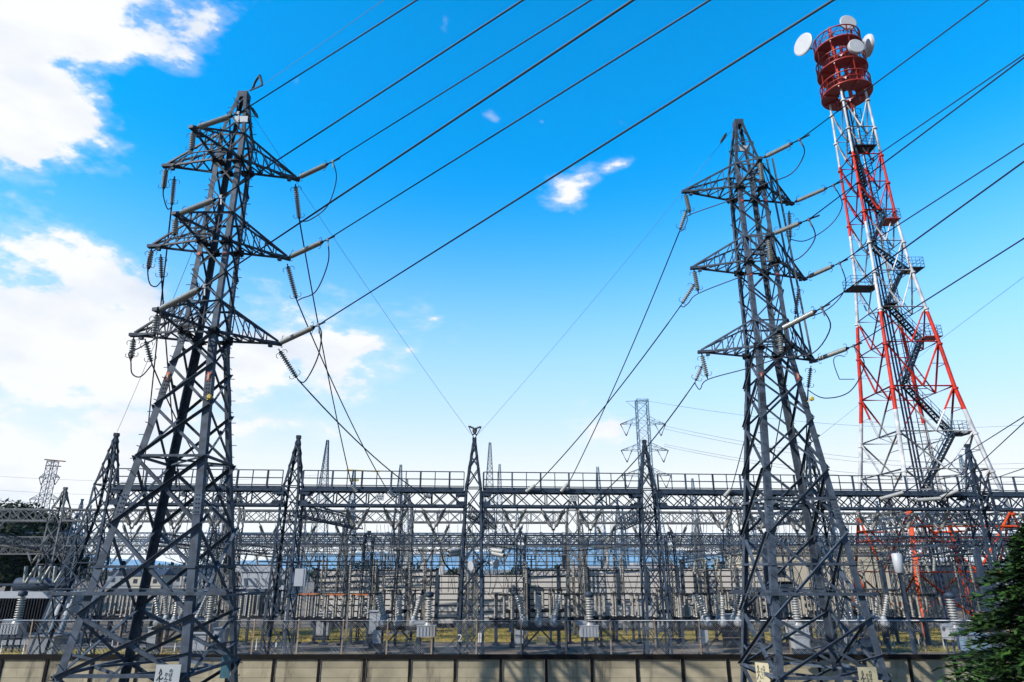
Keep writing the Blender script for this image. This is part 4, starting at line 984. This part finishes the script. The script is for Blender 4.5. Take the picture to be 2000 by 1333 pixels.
for k, (u, Y) in enumerate(((240,59),(440,60),(545,59),(765,59),(810,60),(1010,60),(1060,61),(1095,61),(1300,60),(1420,60),(1470,60),(1600,59),(1680,60),(1740,60))):
    lab = f'distant disconnector with dark arm near the noise barrier, {NTH[k]} from the dark-tree side'
    if ds2 is None: ds2 = disconnector(lab, 'disconnectors near the noise barrier', HARD, .75); ds2.location = (px(u, 1170, Y), Y, 0)
    else: dup(ds2, (px(u, 1170, Y), Y, 0), .1, lab, 'disconnectors near the noise barrier')
cb = None
for k, (u, wh) in enumerate(((352, 'inside the legs of the lone pylon'), (783, 'under the second bay beside the middle column'), (1055, 'just past the middle column'), (1410, 'beside the legs of the tower-side pylon'), (1690, 'near the lamp pole'))):
    lab = f'circuit breaker with splayed ribbed bushings, {wh}'
    if cb is None: cb = breaker(lab, GCB); cb.location = (px(u, 1200, 45.2), 45.2, 0)
    else: dup(cb, (px(u, 1200, 45.2), 45.2, 0), random.uniform(-.03, .03), lab, GCB)
vv = None
for k, (u, Y, wh) in enumerate(((833, 44.3, 'before the forward barrier section'), (1150, 44.3, 'under the third bay near the ochre fence sign'), (1558, 44.3, 'between the legs of the tower-side pylon'), (1866, 42.5, 'close beside the conifer'), (24, 46, 'by the pale blue transformer'), (402, 46.5, 'between the legs of the lone pylon'))):
    lab = f'white voltage transformer with ribbed column, {wh}'
    if vv is None: vv = vt(lab, GVT); vv.location = (px(u, 1240, Y), Y, 0)
    else: dup(vv, (px(u, 1240, Y), Y, 0), 0, lab, GVT)
bs = None
for k, u in enumerate((300, 470, 488, 560, 720, 735, 775, 805, 970, 1000, 1075, 1105, 1172, 1330, 1455, 1530, 1600, 1655, 1720, 1790)):
    Y = 47.5 + (k*37 % 11)*.35; lab = f'single ribbed bus support, {NTH[k]} counted from the dark-tree side'
    if bs is None: bs = post(lab, GBS); bs.location = (px(u, 1190, Y), Y, 0)
    else: dup(bs, (px(u, 1190, Y), Y, 0), 0, lab, GBS)
# white switchgear block with barrier panels
T = thing('switch_cabinet', (-20.4, 56, 0), 'white switchgear block with upright panels and grey posts, by the second column', 'switchgear')
for i in range(4): MB().box((-21.8+i*1.0, 56.3, 2.4), (.08, 1.0, 1.8)).build('barrier_panel', WHITE, T)
MB().box((-20.3, 56.9, 2.5), (3.2, .08, 1.9)).build('back_panel', WHITE, T)
MB().box((-20.3, 56.3, 1.38), (3.4, 1.4, .16)).build('base_frame', STEELD, T)
for x in (-21.6, -19.0): MB().box((x, 56.3, .65), (.2, .2, 1.3)).build('support_leg', STEELB, T)
for i in range(9): b = MB(); ribbed(b, (-21.6+i*.33, 56.0, 1.48), (-21.6+i*.33, 56.0, 3.0), .1, .08, 12); b.build('post_insulator', PORCB, T)
MB().box((-20.3, 56.7, 3.9), (2.6, .9, .7)).build('upper_tank', WHITE, T); MB().box((-20.6, 57.2, 5.0), (3.6, .6, .5)).build('upper_duct', WHITE, T)
b = MB(); [b.box((-21.5+i*1.2, 57.1, 4.2), (.12, .12, 1.8)) for i in range(3)]; b.build('upper_frame', WHITE, T)
# cabinets
GCAB = 'pale cabinets in the yard'
def cabinet(u, v, Y, sx, sz, z, lab, m=WHITE):
    x = px(u, v, Y); T = thing('control_cabinet', (x, Y, 0), lab, 'cabinet', GCAB)
    MB().box((x, Y+.3, z+sz/2), (sx, .6, sz)).build('body', m, T); MB().box((x, Y+.27, z+sz+.03), (sx+.1, .72, .06)).build('roof', m, T)
    for s in ((-1, 1) if sx > .9 else (0,)): MB().box((x+s*sx/4, Y-.01, z+sz/2), (sx/(2.2 if sx > .9 else 1.15), .02, sz*.88)).bar((x+s*sx/4+sx*.12, Y-.03, z+sz*.45), (x+s*sx/4+sx*.12, Y-.03, z+sz*.58), .03).build('door', m, T)
    MB().box((x, Y+.3, z/2), (sx*.9, .5, z)).build('plinth', STEELB, T)
cabinet(735, 1215, 48, .95, 1.35, .9, 'pale upright cabinet between bushings under the second bay')
cabinet(628, 1220, 53, 1.1, 1.5, .35, 'white cabinet under disconnectors past the second column')
cabinet(1428, 1215, 48.5, 1.2, 1.0, 1.0, 'pale cabinet among bushings by the tower-side pylon')
cabinet(300, 1240, 46, .8, .8, .6, 'white cabinet seen inside the lone pylon')
cabinet(385, 1255, 42.5, 1.0, .9, .45, 'white box on stand close behind the lone pylon')
cabinet(430, 1225, 44, .7, .8, .7, 'small pale box beside the lone pylon leg')
cabinet(1565, 1240, 43, .9, .8, .5, 'white box within the tower-side pylon legs')
cabinet(1905, 1240, 41, 1.5, .85, .6, 'wide pale blue cabinet beside the conifer', PALEBLUE)
cabinet(85, 1238, 43, 1.5, 1.1, .06, 'plain grey equipment box by the service road', GREYP)
cabinet(1700, 1245, 46, .8, .9, .3, 'pale blue cabinet near the lamp pole', PALEBLUE)
# power transformer with its bushings, beside the dark trees
T = thing('power_transformer', (-34.5, 51, 0), 'pale blue power transformer with cooling fins and paired posts on top', 'transformer')
MB().box((-34.3, 51.5, 2.75), (5.6, 2.2, 1.3)).box((-34.3, 51.5, .3), (6, 2.6, .6)).build('tank', WHITE, T)
b = MB(); [b.box((-36.8+.2*i, 50.1, 1.9), (.06, .5, 2.2)) for i in range(22)]; b.build('cooling_fin', STEELD, T)
MB().lathe((-36.5, 52, 3.9), (-32.5, 52, 3.9), [(0, .3), (.03, .45), (.97, .45), (1, .3)], 16).build('conservator', STEELB, T)
for i in range(3):
    for s in (0, 1):
        p = V((-34.9+i*1.05, 50.6, 4.0)); b = MB(); q = p + (V((-.12, 0, 1.15)) if s == 0 else V((.62, 0, 1.15))); ribbed(b, p + V((.1*s, 0, 0)), q, .12, .1, 12); b.build('bushing', PORC, T)
MB().bar((-37, 50.6, 3.9), (-31, 50.6, 3.9), .14).bar((-37, 50.6, 3.3), (-30.6, 50.6, 3.3), .1).build('top_frame', STEELB, T)
for i in range(3):
    x = -31.6+i*.66; T = thing('cable_sealing_end', (x, 48.5, 0), f'pale blue cable sealing end, {PH[i]} of three beside the transformer', 'switchgear', 'cable sealing ends by the transformer')
    MB().lathe((x, 48.5, .9), (x+.22, 48.5, 2.0), [(0, .17), (1, .17)], 12).build('lower_sleeve', PALEBLUE, T); MB().lathe((x+.22, 48.5, 2.0), (x+.36, 48.5, 2.7), [(0, .24), (1, .24)], 12).build('upper_sleeve', WHITE, T)
    b = MB(); ribbed(b, (x+.36, 48.5, 2.7), (x+.5, 48.5, 3.5), .15, .1, 8); b.build('bushing', PORC, T); MB().box((x, 48.5, .45), (.2, .2, .9)).build('support_leg', STEELB, T)
# busbar trusses running toward the viewer, with insulators slung beneath
def bustruss(lab, p, q, n, hang):
    p, q = V(p), V(q); T = thing('busbar_truss', ((p.x+q.x)/2, (p.y+q.y)/2, 0), lab, 'gantry'); b = MB()
    for dz in (0, .55):
        for dx in (-.3, .3): b.bar(p+V((dx, 0, dz)), q+V((dx, 0, dz)), .06)
    for i in range(n):
        a, c = lerp(p, q, i/n), lerp(p, q, (i+1)/n)
        for dx in (-.3, .3): b.bar(a+V((dx, 0, 0)), c+V((dx, 0, .55)), .035); b.bar(c+V((dx, 0, 0)), c+V((dx, 0, .55)), .035)
    b.build('beam', STEELB, T)
    for e in (p, q): MB().bar((e.x, e.y, 0), e, .3).build('column', STEELB, T)
    MB().tube([p+V((.1, 0, -.25)), q+V((.1, 0, -.25))], .09, 8).build('busbar', PORCB, T)
    for i in range(hang):
        a = lerp(p, q, .25+.6*i/hang); b = MB(); ribbed(b, a+V((0, 0, -.1)), a+V((.25*(-1)**i, 0, -1.15)), .11, .08, 10, 8); b.build('hanging_insulator', PORC, T)
bustruss('sloping busbar truss with slung insulators beside the lone pylon', at(300, 1058, 47), at(545, 1084, 66), 10, 7)
bustruss('sloping busbar truss with slung insulators beside the tower-side pylon', at(1492, 1070, 47), at(1330, 1094, 64), 10, 8)
bustruss('busbar truss in front of the dark trees', at(-60, 1050, 47), at(138, 1084, 64), 9, 0)
bustruss('sloping busbar truss under the foot of the telecom tower', at(1905, 1072, 44), at(1720, 1096, 58), 8, 5)
# droppers from the gantries to the switchgear
random.seed(21)
targets = {0: (352, 300), 1: (700, 783, 833), 2: (1026, 1072, 1150), 3: (1340, 1378, 1420), 4: (1650, 1700, 1760), 5: (1900, 1940, 1990)}
for bay, j, p in VBOT:
    tt = targets[bay]; Y = random.choice((45, 47, 50)); q = V((p.x+random.uniform(-.5, .5), Y, 3.4))
    m1 = lerp(p, q, .5) + V((random.uniform(-.3, .3), -.6, 0))
    cable('dropper', smooth([p, lerp(p, m1, .6)+V((0, -.2, 0)), m1, q], 5), .022, HARD, f'dark dropper wire below the {PH[j]} V insulator of the {ORD[bay]} railed bay', 'power line', 'droppers from the railed gantry', 5)
for i in range(170):
    x = random.uniform(-22, 31); Y0 = random.choice((gy(x)+.3, gy(x)+.5, rowy(x)-.4, rowy(x)-.5, rowy(x)-.3)); top = random.choice((8.5, 7.2, 8.5)); Y1 = Y0+random.uniform(3, 9) if Y0 < 48 else Y0-random.uniform(2, 8)
    p, q = V((x, Y0, top)), V((x+random.uniform(-1.2, 1.2), Y1, 3.35))
    a = p + V((0, 0, -1.6)); c = q + V((random.uniform(-.4, .4), 0, 1.3))
    cable('dropper', smooth([p, a, c, q], 5), .016, random.choice((HARD, HARD, STEELD, PALE)), 'slim dropper wire hanging among the switchgear of the yard', 'power line', 'slim droppers in the yard', 4)
for i in range(26):
    x = random.uniform(-19, 30); Y = random.uniform(49, 58); w_ = random.uniform(.8, 2.4); z = random.uniform(3.4, 4.0)
    p, q = V((x, Y, z)), V((x+w_, Y+random.uniform(-3, 3), 3.4))
    cable('jumper_cable', smooth([p, lerp(p, q, .25)-V((0, 0, .55)), lerp(p, q, .6)-V((0, 0, .7)), q], 5), .02, HARD, 'short dark jumper sagging between switchgear terminals', 'cable', 'short jumpers in the yard', 4)
for k in range(12):
    Y = (52, 53.2, 54.4, 68, 69.5, 71, 78, 80, 82, 96, 99, 102)[k]; z = (6.7, 6.7, 6.7, 7.0, 7.0, 7.0, 7.4, 7.4, 7.4, 8.2, 8.2, 8.2)[k]
    pts = []
    for i in range(6): pts += sagline((-24+i*11, Y+.06*(-24+i*11), z), (-13+i*11, Y+.06*(-13+i*11), z), .45, 8)[:-1]
    cable('bus_wire', pts, .013, STEELD, 'long bus wire strung level across the yard behind the railed gantry', 'power line', 'bus wires across the yard', 4)
GBP = 'slender bus posts behind the barrier'
for i in range(34):
    x = random.uniform(-27, 42); Y = random.uniform(67.5, 82); h = random.uniform(5.6, 8.2)
    b = MB().tube([(x, Y, 0), (x, Y, h)], .1, 6).bar((x-.5, Y, h), (x+.5, Y, h), .14)
    for q in (-.4, 0, .4): b.tube([(x+q, Y, h), (x+q, Y, h+.45)], .07, 6)
    tag(b.build('bus_post', random.choice((STEELB, BLUEP, STEELB)), base=(x, Y, 0)), 'slender steel post with three small insulators, rising above the noise barrier', 'post', GBP)
for i in range(1, 7):
    a = GP[min(i, 6)] + V((0, .7, 0)); tx = a.x; c_ = V((tx+.6, rowy(tx)-.7, 0))
    T = thing('link_beam', (tx, (a.y+c_.y)/2, 0), f'lattice link beam running back from the {NTH[i]} railed column to the second row', 'gantry', 'link beams between the gantry rows')
    b = MB(); n_ = 12
    for z in (8.1, 8.9):
        for dx in (-.35, .35): b.bar(a+V((dx, 0, z)), c_+V((dx, 0, z)), .08)
    for q in range(n_):
        p0, p1 = lerp(a, c_, q/n_), lerp(a, c_, (q+1)/n_)
        for dx in (-.35, .35): b.bar(p0+V((dx, 0, 8.1)), p1+V((dx, 0, 8.9)), .04); b.bar(p0+V((dx, 0, 8.9)), p1+V((dx, 0, 8.1)), .04)
        b.bar(p0+V((-.35, 0, 8.1)), p1+V((.35, 0, 8.1)), .04)
    b.build('beam', STEELB, T)
gantry('thin low lattice gantry close behind the railed gantry', (-22, 51), (46, 54.5), 6, 6.7, 7.35, 7.5, False, .7, .038, STEELB, spread=(.8, .7))
gantry('thin lattice gantry between the second row and the noise barrier', (-48, 62), (50, 66), 9, 6.2, 6.9, 9.2, False, .8, .04, PALE, spread=(.9, .7))
GTB = 'rigid tube busbars across the yard'
for k, (Y, z) in enumerate(((56.5, 5.5), (57.6, 5.5), (61.2, 6.0), (48.6, 5.2))):
    b = MB().tube([(-20, Y-1.2, z), (44, Y+2.6, z)], .05, 6)
    for i in range(16):
        x = -19+i*4; y = Y-1.2+3.8*(x+20)/64; b.lathe((x, y, z+.05), (x, y, z+.2), [(0, .1), (1, .1)], 6)
    tag(b.build('tube_busbar', PALE, base=(0, Y, z)), f'long pale rigid tube busbar strung across the yard, {("third", "fourth", "last", "first")[k]} from the fence', 'busbar', GTB)
    for i in range(16):
        x = -19+i*4; y = Y-1.2+3.8*(x+20)/64; bb = MB(); ribbed(bb, (x, y, z-1.2), (x, y, z), .1, .06, 10, 8); bb.tube([(x, y, 0), (x, y, z-1.2)], .07, 6)
        tag(bb.build('busbar_post', PORCB, base=(x, y, 0)), 'slim post with ribbed insulator carrying a rigid tube busbar', 'post', 'posts of the tube busbars')
# lamp pole, speakers, concrete poles, insulator pair by the middle column
p = at(1757, 1118, 39); T = thing('lamp_pole', (p.x+.05, 39, 0), 'grey steel pole with white cylindrical lamp housing on top', 'lamp')
MB().tube([(p.x+.05, 39, 0), (p.x, 39, p.z)], [.13, .1], 10).build('pole', STEELB, T)
MB().lathe((p.x, 39, p.z-.05), (p.x, 39, p.z+1.0), [(0, .17), (.05, .23), (.95, .27), (1, .2)], 16).build('lamp_housing', WHITE, T)
p = V((GP[1].x+.2, GP[1].y-.75, 0)); c = at(587, 1128, p.y); T = thing('junction_box', (c.x, c.y, c.z), 'tall white junction box fixed to the second gantry column', 'box')
MB().box(c, (.62, .3, .95)).build('body', WHITE, T); MB().box((c.x+.2, c.y-.16, c.z), (.05, .03, .9)).build('edge_strip', GREYP, T)
for (u, v, s, lab) in ((924, 1104, -1, 'white horn loudspeaker on the middle column, mouth toward the lone pylon'), (965, 1101, 1, 'white horn loudspeaker on the middle column, mouth toward the beige building')):
    c = at(u, v, GP[2].y-.8); T = thing('horn_loudspeaker', c, lab, 'loudspeaker', 'horn loudspeakers on the middle column'); d = V((s*.75, -.6, -.15)).normalized()
    MB().lathe(c-d*.28, c+d*.18, [(0, .07), (.4, .12), (.8, .24), (1, .29)], 18).build('horn', WHITE, T); MB().lathe(c-d*.5, c-d*.28, [(0, .1), (.9, .1), (1, .06)], 10).build('driver', STEELD, T); MB().bar(c-d*.4, c-d*.4+V((-s*.35, .2, .1)), .05).build('bracket', STEELD, T)
for k, u in enumerate((793, 828, 864, 1102, 1141, 1182)):
    x = px(u, 1070, 84); h = at(u, 1040 + 6*(k % 3), 84).z; T = thing('concrete_pole', (x, 84, 0), f'tapered pale concrete pole rising above the noise barrier, {NTH[k]} of six', 'pole', 'concrete poles behind the barrier')
    MB().tube([(x, 84, 0), (x, 84, h)], [.45, .26], 12).build('pole', CONCP, T); MB().bar((x-.9, 84, h-.3), (x+.9, 84, h-.3), .12).build('cross_bar', STEELD, T)
for k, (a, b_, lab) in enumerate((((902, 1074), (873, 1078), 'upper'), ((900, 1080), (872, 1085), 'lower'), ((958, 1074), (986, 1078), 'far-side upper'), ((958, 1080), (988, 1086), 'far-side lower'))):
    p, q = at(*a, GP[2].y), at(*b_, GP[2].y-1.2); insulator(f'{lab} pale insulator string reaching sideways from the middle column', p, q, 'side strings of the middle column', m=PORCW, horn=False, r=.15, core=.11, pitch=.11)
q = at(872, 1083, GP[2].y-1.2); cable('jumper_cable', smooth([at(862, 1078, GP[2].y-1.2), at(868, 1100, GP[2].y-1), at(885, 1118, GP[2].y-.6), at(905, 1126, GP[2].y-.3)], 6), .05, HARD, 'thick dark cable curving up beside the middle column', 'cable')
# white marker posts with chain along the service road
GM = 'white chain posts along the lawn'
mp_ = None
for i in range(14):
    x = -31+i*1.2; Y = 44.2 + .25*i
    b = MB().tube([(x, Y, 0), (x, Y, .75)], .035, 6); o = b.build('chain_post', CHAINW, base=(x, Y, 0)); tag(o, 'slim white chain post standing in the dry lawn by the service road', 'post', GM)
for i in range(6):
    x = 25+i*1.6; Y = 47.5; o = MB().tube([(x, Y, 0), (x, Y, .9)], .035, 6).build('chain_post', CHAINW, base=(x, Y, 0)); tag(o, 'slim white post standing in the lawn near the telecom tower foot', 'post', 'white posts near the telecom tower')

# ------------------------------------------------------------------ vegetation
def leaf_tree(lab, x, y, h, r, nleaf, sz, seed, group):
    rnd = random.Random(seed); T = thing('broadleaf_tree', (x, y, 0), lab, 'tree', group)
    b = MB().tube(smooth([(x, y, 0), (x+.2, y, h*.3), (x-.1, y+.1, h*.6), (x, y, h*.85)], 3), [.35-.022*i for i in range(10)], 8)
    for k in range(6):
        a = rnd.uniform(0, 6.28); z = h*rnd.uniform(.3, .6); b.tube([(x, y, z), (x+r*.5*math.cos(a), y+r*.5*math.sin(a), z+h*.18)], [.14, .05], 5)
    b.build('trunk', BARK, T)
    cl = []
    for k in range(16):
        a = rnd.uniform(0, 6.28); e = rnd.uniform(-.5, 1); q = rnd.uniform(.35, .95); cl.append((V((x+r*q*math.cos(a)*math.sqrt(max(.1, 1-e*e*.7)), y+r*q*math.sin(a)*math.sqrt(max(.1, 1-e*e*.7)), h*.6+e*h*.34)), r*rnd.uniform(.3, .5)))
    b = MB()
    for k in range(nleaf):
        c, cr = rnd.choice(cl); d = V((rnd.gauss(0, 1), rnd.gauss(0, 1), rnd.gauss(0, .8))); d.normalize(); p = c + d*cr*rnd.uniform(.5, 1.08)
        u = V((rnd.gauss(0, 1), rnd.gauss(0, 1), rnd.gauss(0, .6))).normalized(); v = u.cross(d+V((.01, .02, .3))).normalized(); s = sz*rnd.uniform(.6, 1.3)
        b.add([p-u*s, p-v*s*.5, p+u*s, p+v*s*.5], [(0, 1, 2, 3)])
    b.build('crown', LEAFD, T)
GT_ = 'dark trees behind the transformer'
for k, (u, v, Y, r, lab) in enumerate(((18, 994, 92, 6.5, 'tallest dark tree at the edge beside the far pylon'), (62, 1002, 96, 5.5, 'dark rounded tree below the far pylon'), (98, 1018, 98, 4.5, 'dark tree at the end of the row by the first gantry column'), (-50, 990, 95, 7, 'dark tree mostly beyond the picture edge'), (40, 1030, 84, 5, 'lower dark tree in front of the tallest dark trees'), (92, 1045, 86, 4.2, 'lowest dark bush tree beside the first gantry column'))):
    c = at(u, v, Y); leaf_tree(lab, c.x, Y, c.z, r, 7000, .36, 40+k, GT_)
rnd = random.Random(77); b = MB()                         # far wooded edge
for k in range(9000):
    u = rnd.uniform(-250, 250); Y = 270 + rnd.uniform(-8, 30); top = 5.2 + 1.6*math.sin(u*.09) + 1.2*math.sin(u*.31+1) + .8*math.sin(u*.77)
    if -20 < u < 60: top -= 1.5
    p = V((u, Y, rnd.uniform(0, 1)**.6*max(1.5, top))); a = V((rnd.gauss(0, 1), rnd.gauss(0, .5), rnd.gauss(0, 1))).normalized(); c = V((rnd.gauss(0, 1), rnd.gauss(0, 1), rnd.gauss(0, 1))).cross(a).normalized(); s = rnd.uniform(.5, 1.2)
    b.add([p-a*s, p-c*s*.6, p+a*s, p+c*s*.6], [(0, 1, 2, 3)])
tag(b.build('far_woodland', LEAFD), 'dark strip of far woodland along the horizon behind the yard', 'woodland', kind='stuff')
def house(lab, x, y, sx, sy, h, m, rm):
    T = thing('far_house', (x, y, 0), lab, 'house', 'far houses beyond the yard'); MB().box((x, y, h/2), (sx, sy, h)).build('wall', m, T)
    MB().add([(x-sx*.55, y-sy*.55, h), (x+sx*.55, y-sy*.55, h), (x+sx*.55, y+sy*.55, h), (x-sx*.55, y+sy*.55, h), (x-sx*.5, y, h+1.5), (x+sx*.5, y, h+1.5)], [(0,1,5,4), (2,3,4,5), (1,2,5), (3,0,4), (3,2,1,0)]).build('roof', rm, T)
    for i in range(3): MB().box((x-sx*.3+i*sx*.3, y-sy/2-.02, h*.6), (1, .05, 1)).build('window', DARKW, T)
for k, (u, Y, lab) in enumerate(((255, 190, 'far grey-roofed house seen between the lone pylon legs, dark-tree side'), (300, 175, 'far house with pale walls behind the lone pylon'), (345, 200, 'far house behind the lone pylon, nearest the white building'), (395, 185, 'far house with dark roof beside the pale mast'), (1885, 180, 'far house beyond the grey building'))):
    house(lab, px(u, 1110, Y), Y, 8, 6, 3.4, (GREYP, BEIGEL)[k % 2], (STEELD, STEELB)[k % 2])

def conifer(lab, x, y, z0, h, r, seed):
    rnd = random.Random(seed); T = thing('conifer_tree', (x, y, z0), lab, 'tree')
    MB().tube([(x, y, z0), (x+.05, y, z0+h*.5), (x, y, z0+h)], [.2, .12, .03], 8).build('trunk', BARK, T)
    A, B = MB(), MB()
    nb = 520
    for k in range(nb):
        t = (k+.5)/nb; z = z0+.25+t*(h-.3); a = k*2.399+rnd.uniform(-.3, .3)
        ln = r*(1-t)**.75*rnd.uniform(.72, 1.12)+.2; d = V((math.cos(a), math.sin(a), 0)); side = V((-d.y, d.x, 0))
        st = V((x, y, z)); pts = [st + d*ln*s + V((0, 0, .30*ln*s - .34*ln*s*s)) for s in (0, .25, .5, .75, 1)]
        A.tube(pts, [.03, .024, .018, .012, .006], 4, False)
        m = int(18+ln*20)
        for q in range(m):
            s = rnd.uniform(.15, 1)**.75; i = min(3, int(s*4)); p = lerp(pts[i], pts[i+1], s*4-i)
            sg = rnd.choice((-1, 1)); l2 = (.16+.3*(1-s))*min(1, .5+ln*.4)*rnd.uniform(.6, 1.3)
            e = (d*.75 + side*sg*rnd.uniform(.25, 1.0) + V((0, 0, rnd.uniform(-.5, .35)))).normalized(); w_ = (e.cross(V((rnd.uniform(-.5, .5), rnd.uniform(-.5, .5), 1)))).normalized()
            M_ = B if s > .8 and rnd.random() < .4 else A
            for c in range(4):                       # flat fan of short scale leaves
                f = (c+.4)/4; o = p + e*l2*f; k2 = l2*.34*(1-f*.55)
                for sg2 in (-1, 1):
                    tip = o + (e*.75 + w_*sg2*.75).normalized()*k2; wd = .016+.01*rnd.random()
                    M_.add([o, o+e*wd*2.2, tip, o-e*wd*.6+w_*sg2*wd*1.6], [(0, 1, 2, 3)])
            M_.add([p-w_*.011, p+e*l2*.6+w_*.014, p+e*l2*1.08, p+e*l2*.6-w_*.014], [(0, 1, 2, 3)])
    A.build('crown', CONIF, T); B.build('young_foliage', CONIFT, T)
conifer('dense dark green conifer in front of the concrete wall', 13.3, 17, FRONT, 6.9, 4.3, 5)
conifer('smaller conifer crowding against the dense dark green one', 16.2, 18.5, FRONT, 6.8, 3.4, 9)
# weeds and dry grass
rnd = random.Random(4); b = MB()
for k in range(260):
    x = rnd.gauss(-3.1, 1.3) if k < 170 else rnd.choice((rnd.gauss(-5.5, .8), rnd.gauss(-19, 1), rnd.gauss(8, 2.4), rnd.gauss(3.5, 1)))
    y = WY - .25 - abs(rnd.gauss(0, .25)); h = rnd.uniform(.5, 1.25); dx = rnd.uniform(-.25, .25); p = V((x, y, FRONT)); w_ = .012
    b.add([p-V((w_, 0, 0)), p+V((w_, 0, 0)), p+V((dx*.5+w_, 0, h*.6)), p+V((dx, .02, h)), p+V((dx*.5-w_, 0, h*.6))], [(0, 1, 2, 3, 4)])
tag(b.build('weeds', mat('dry_weed', (.20, .15, .05), .8, 0, .3, 3)), 'dry weed stalks growing along the foot of the concrete wall', 'weeds', kind='stuff')
b = MB()
for (x0_, x1_, y0_, y1_, n_) in ((-26, 60, 52, 63.6, 16000), (-60, -20, 40.5, 47.5, 8000), (24, 60, 46, 51, 5000)):
    for k in range(n_):
        p = V((rnd.uniform(x0_, x1_), rnd.uniform(y0_, y1_), 0)); h = rnd.uniform(.05, .16); a = rnd.uniform(0, 3.14); u = V((math.cos(a), math.sin(a), 0))*.03
        b.add([p-u, p+u, p+V((rnd.uniform(-.05, .05), rnd.uniform(-.05, .05), h))], [(0, 1, 2)])
tag(b.build('grass', LAWNB), 'short dry yellow grass covering the lawns', 'grass', kind='stuff')

# ------------------------------------------------------------------ air
hm = bpy.data.materials.new('haze_air'); hm.use_nodes = True; t = hm.node_tree; t.nodes.clear()
o_ = t.nodes.new('ShaderNodeOutputMaterial'); pv = t.nodes.new('ShaderNodeVolumePrincipled'); t.links.new(pv.outputs[0], o_.inputs['Volume'])
pv.inputs['Color'].default_value = (.55, .78, 1, 1); pv.inputs['Density'].default_value = .00006; pv.inputs['Anisotropy'].default_value = .2
tag(MB().box((0, 1450, 60), (6400, 3600, 130)).build('haze', hm), kind='stuff')
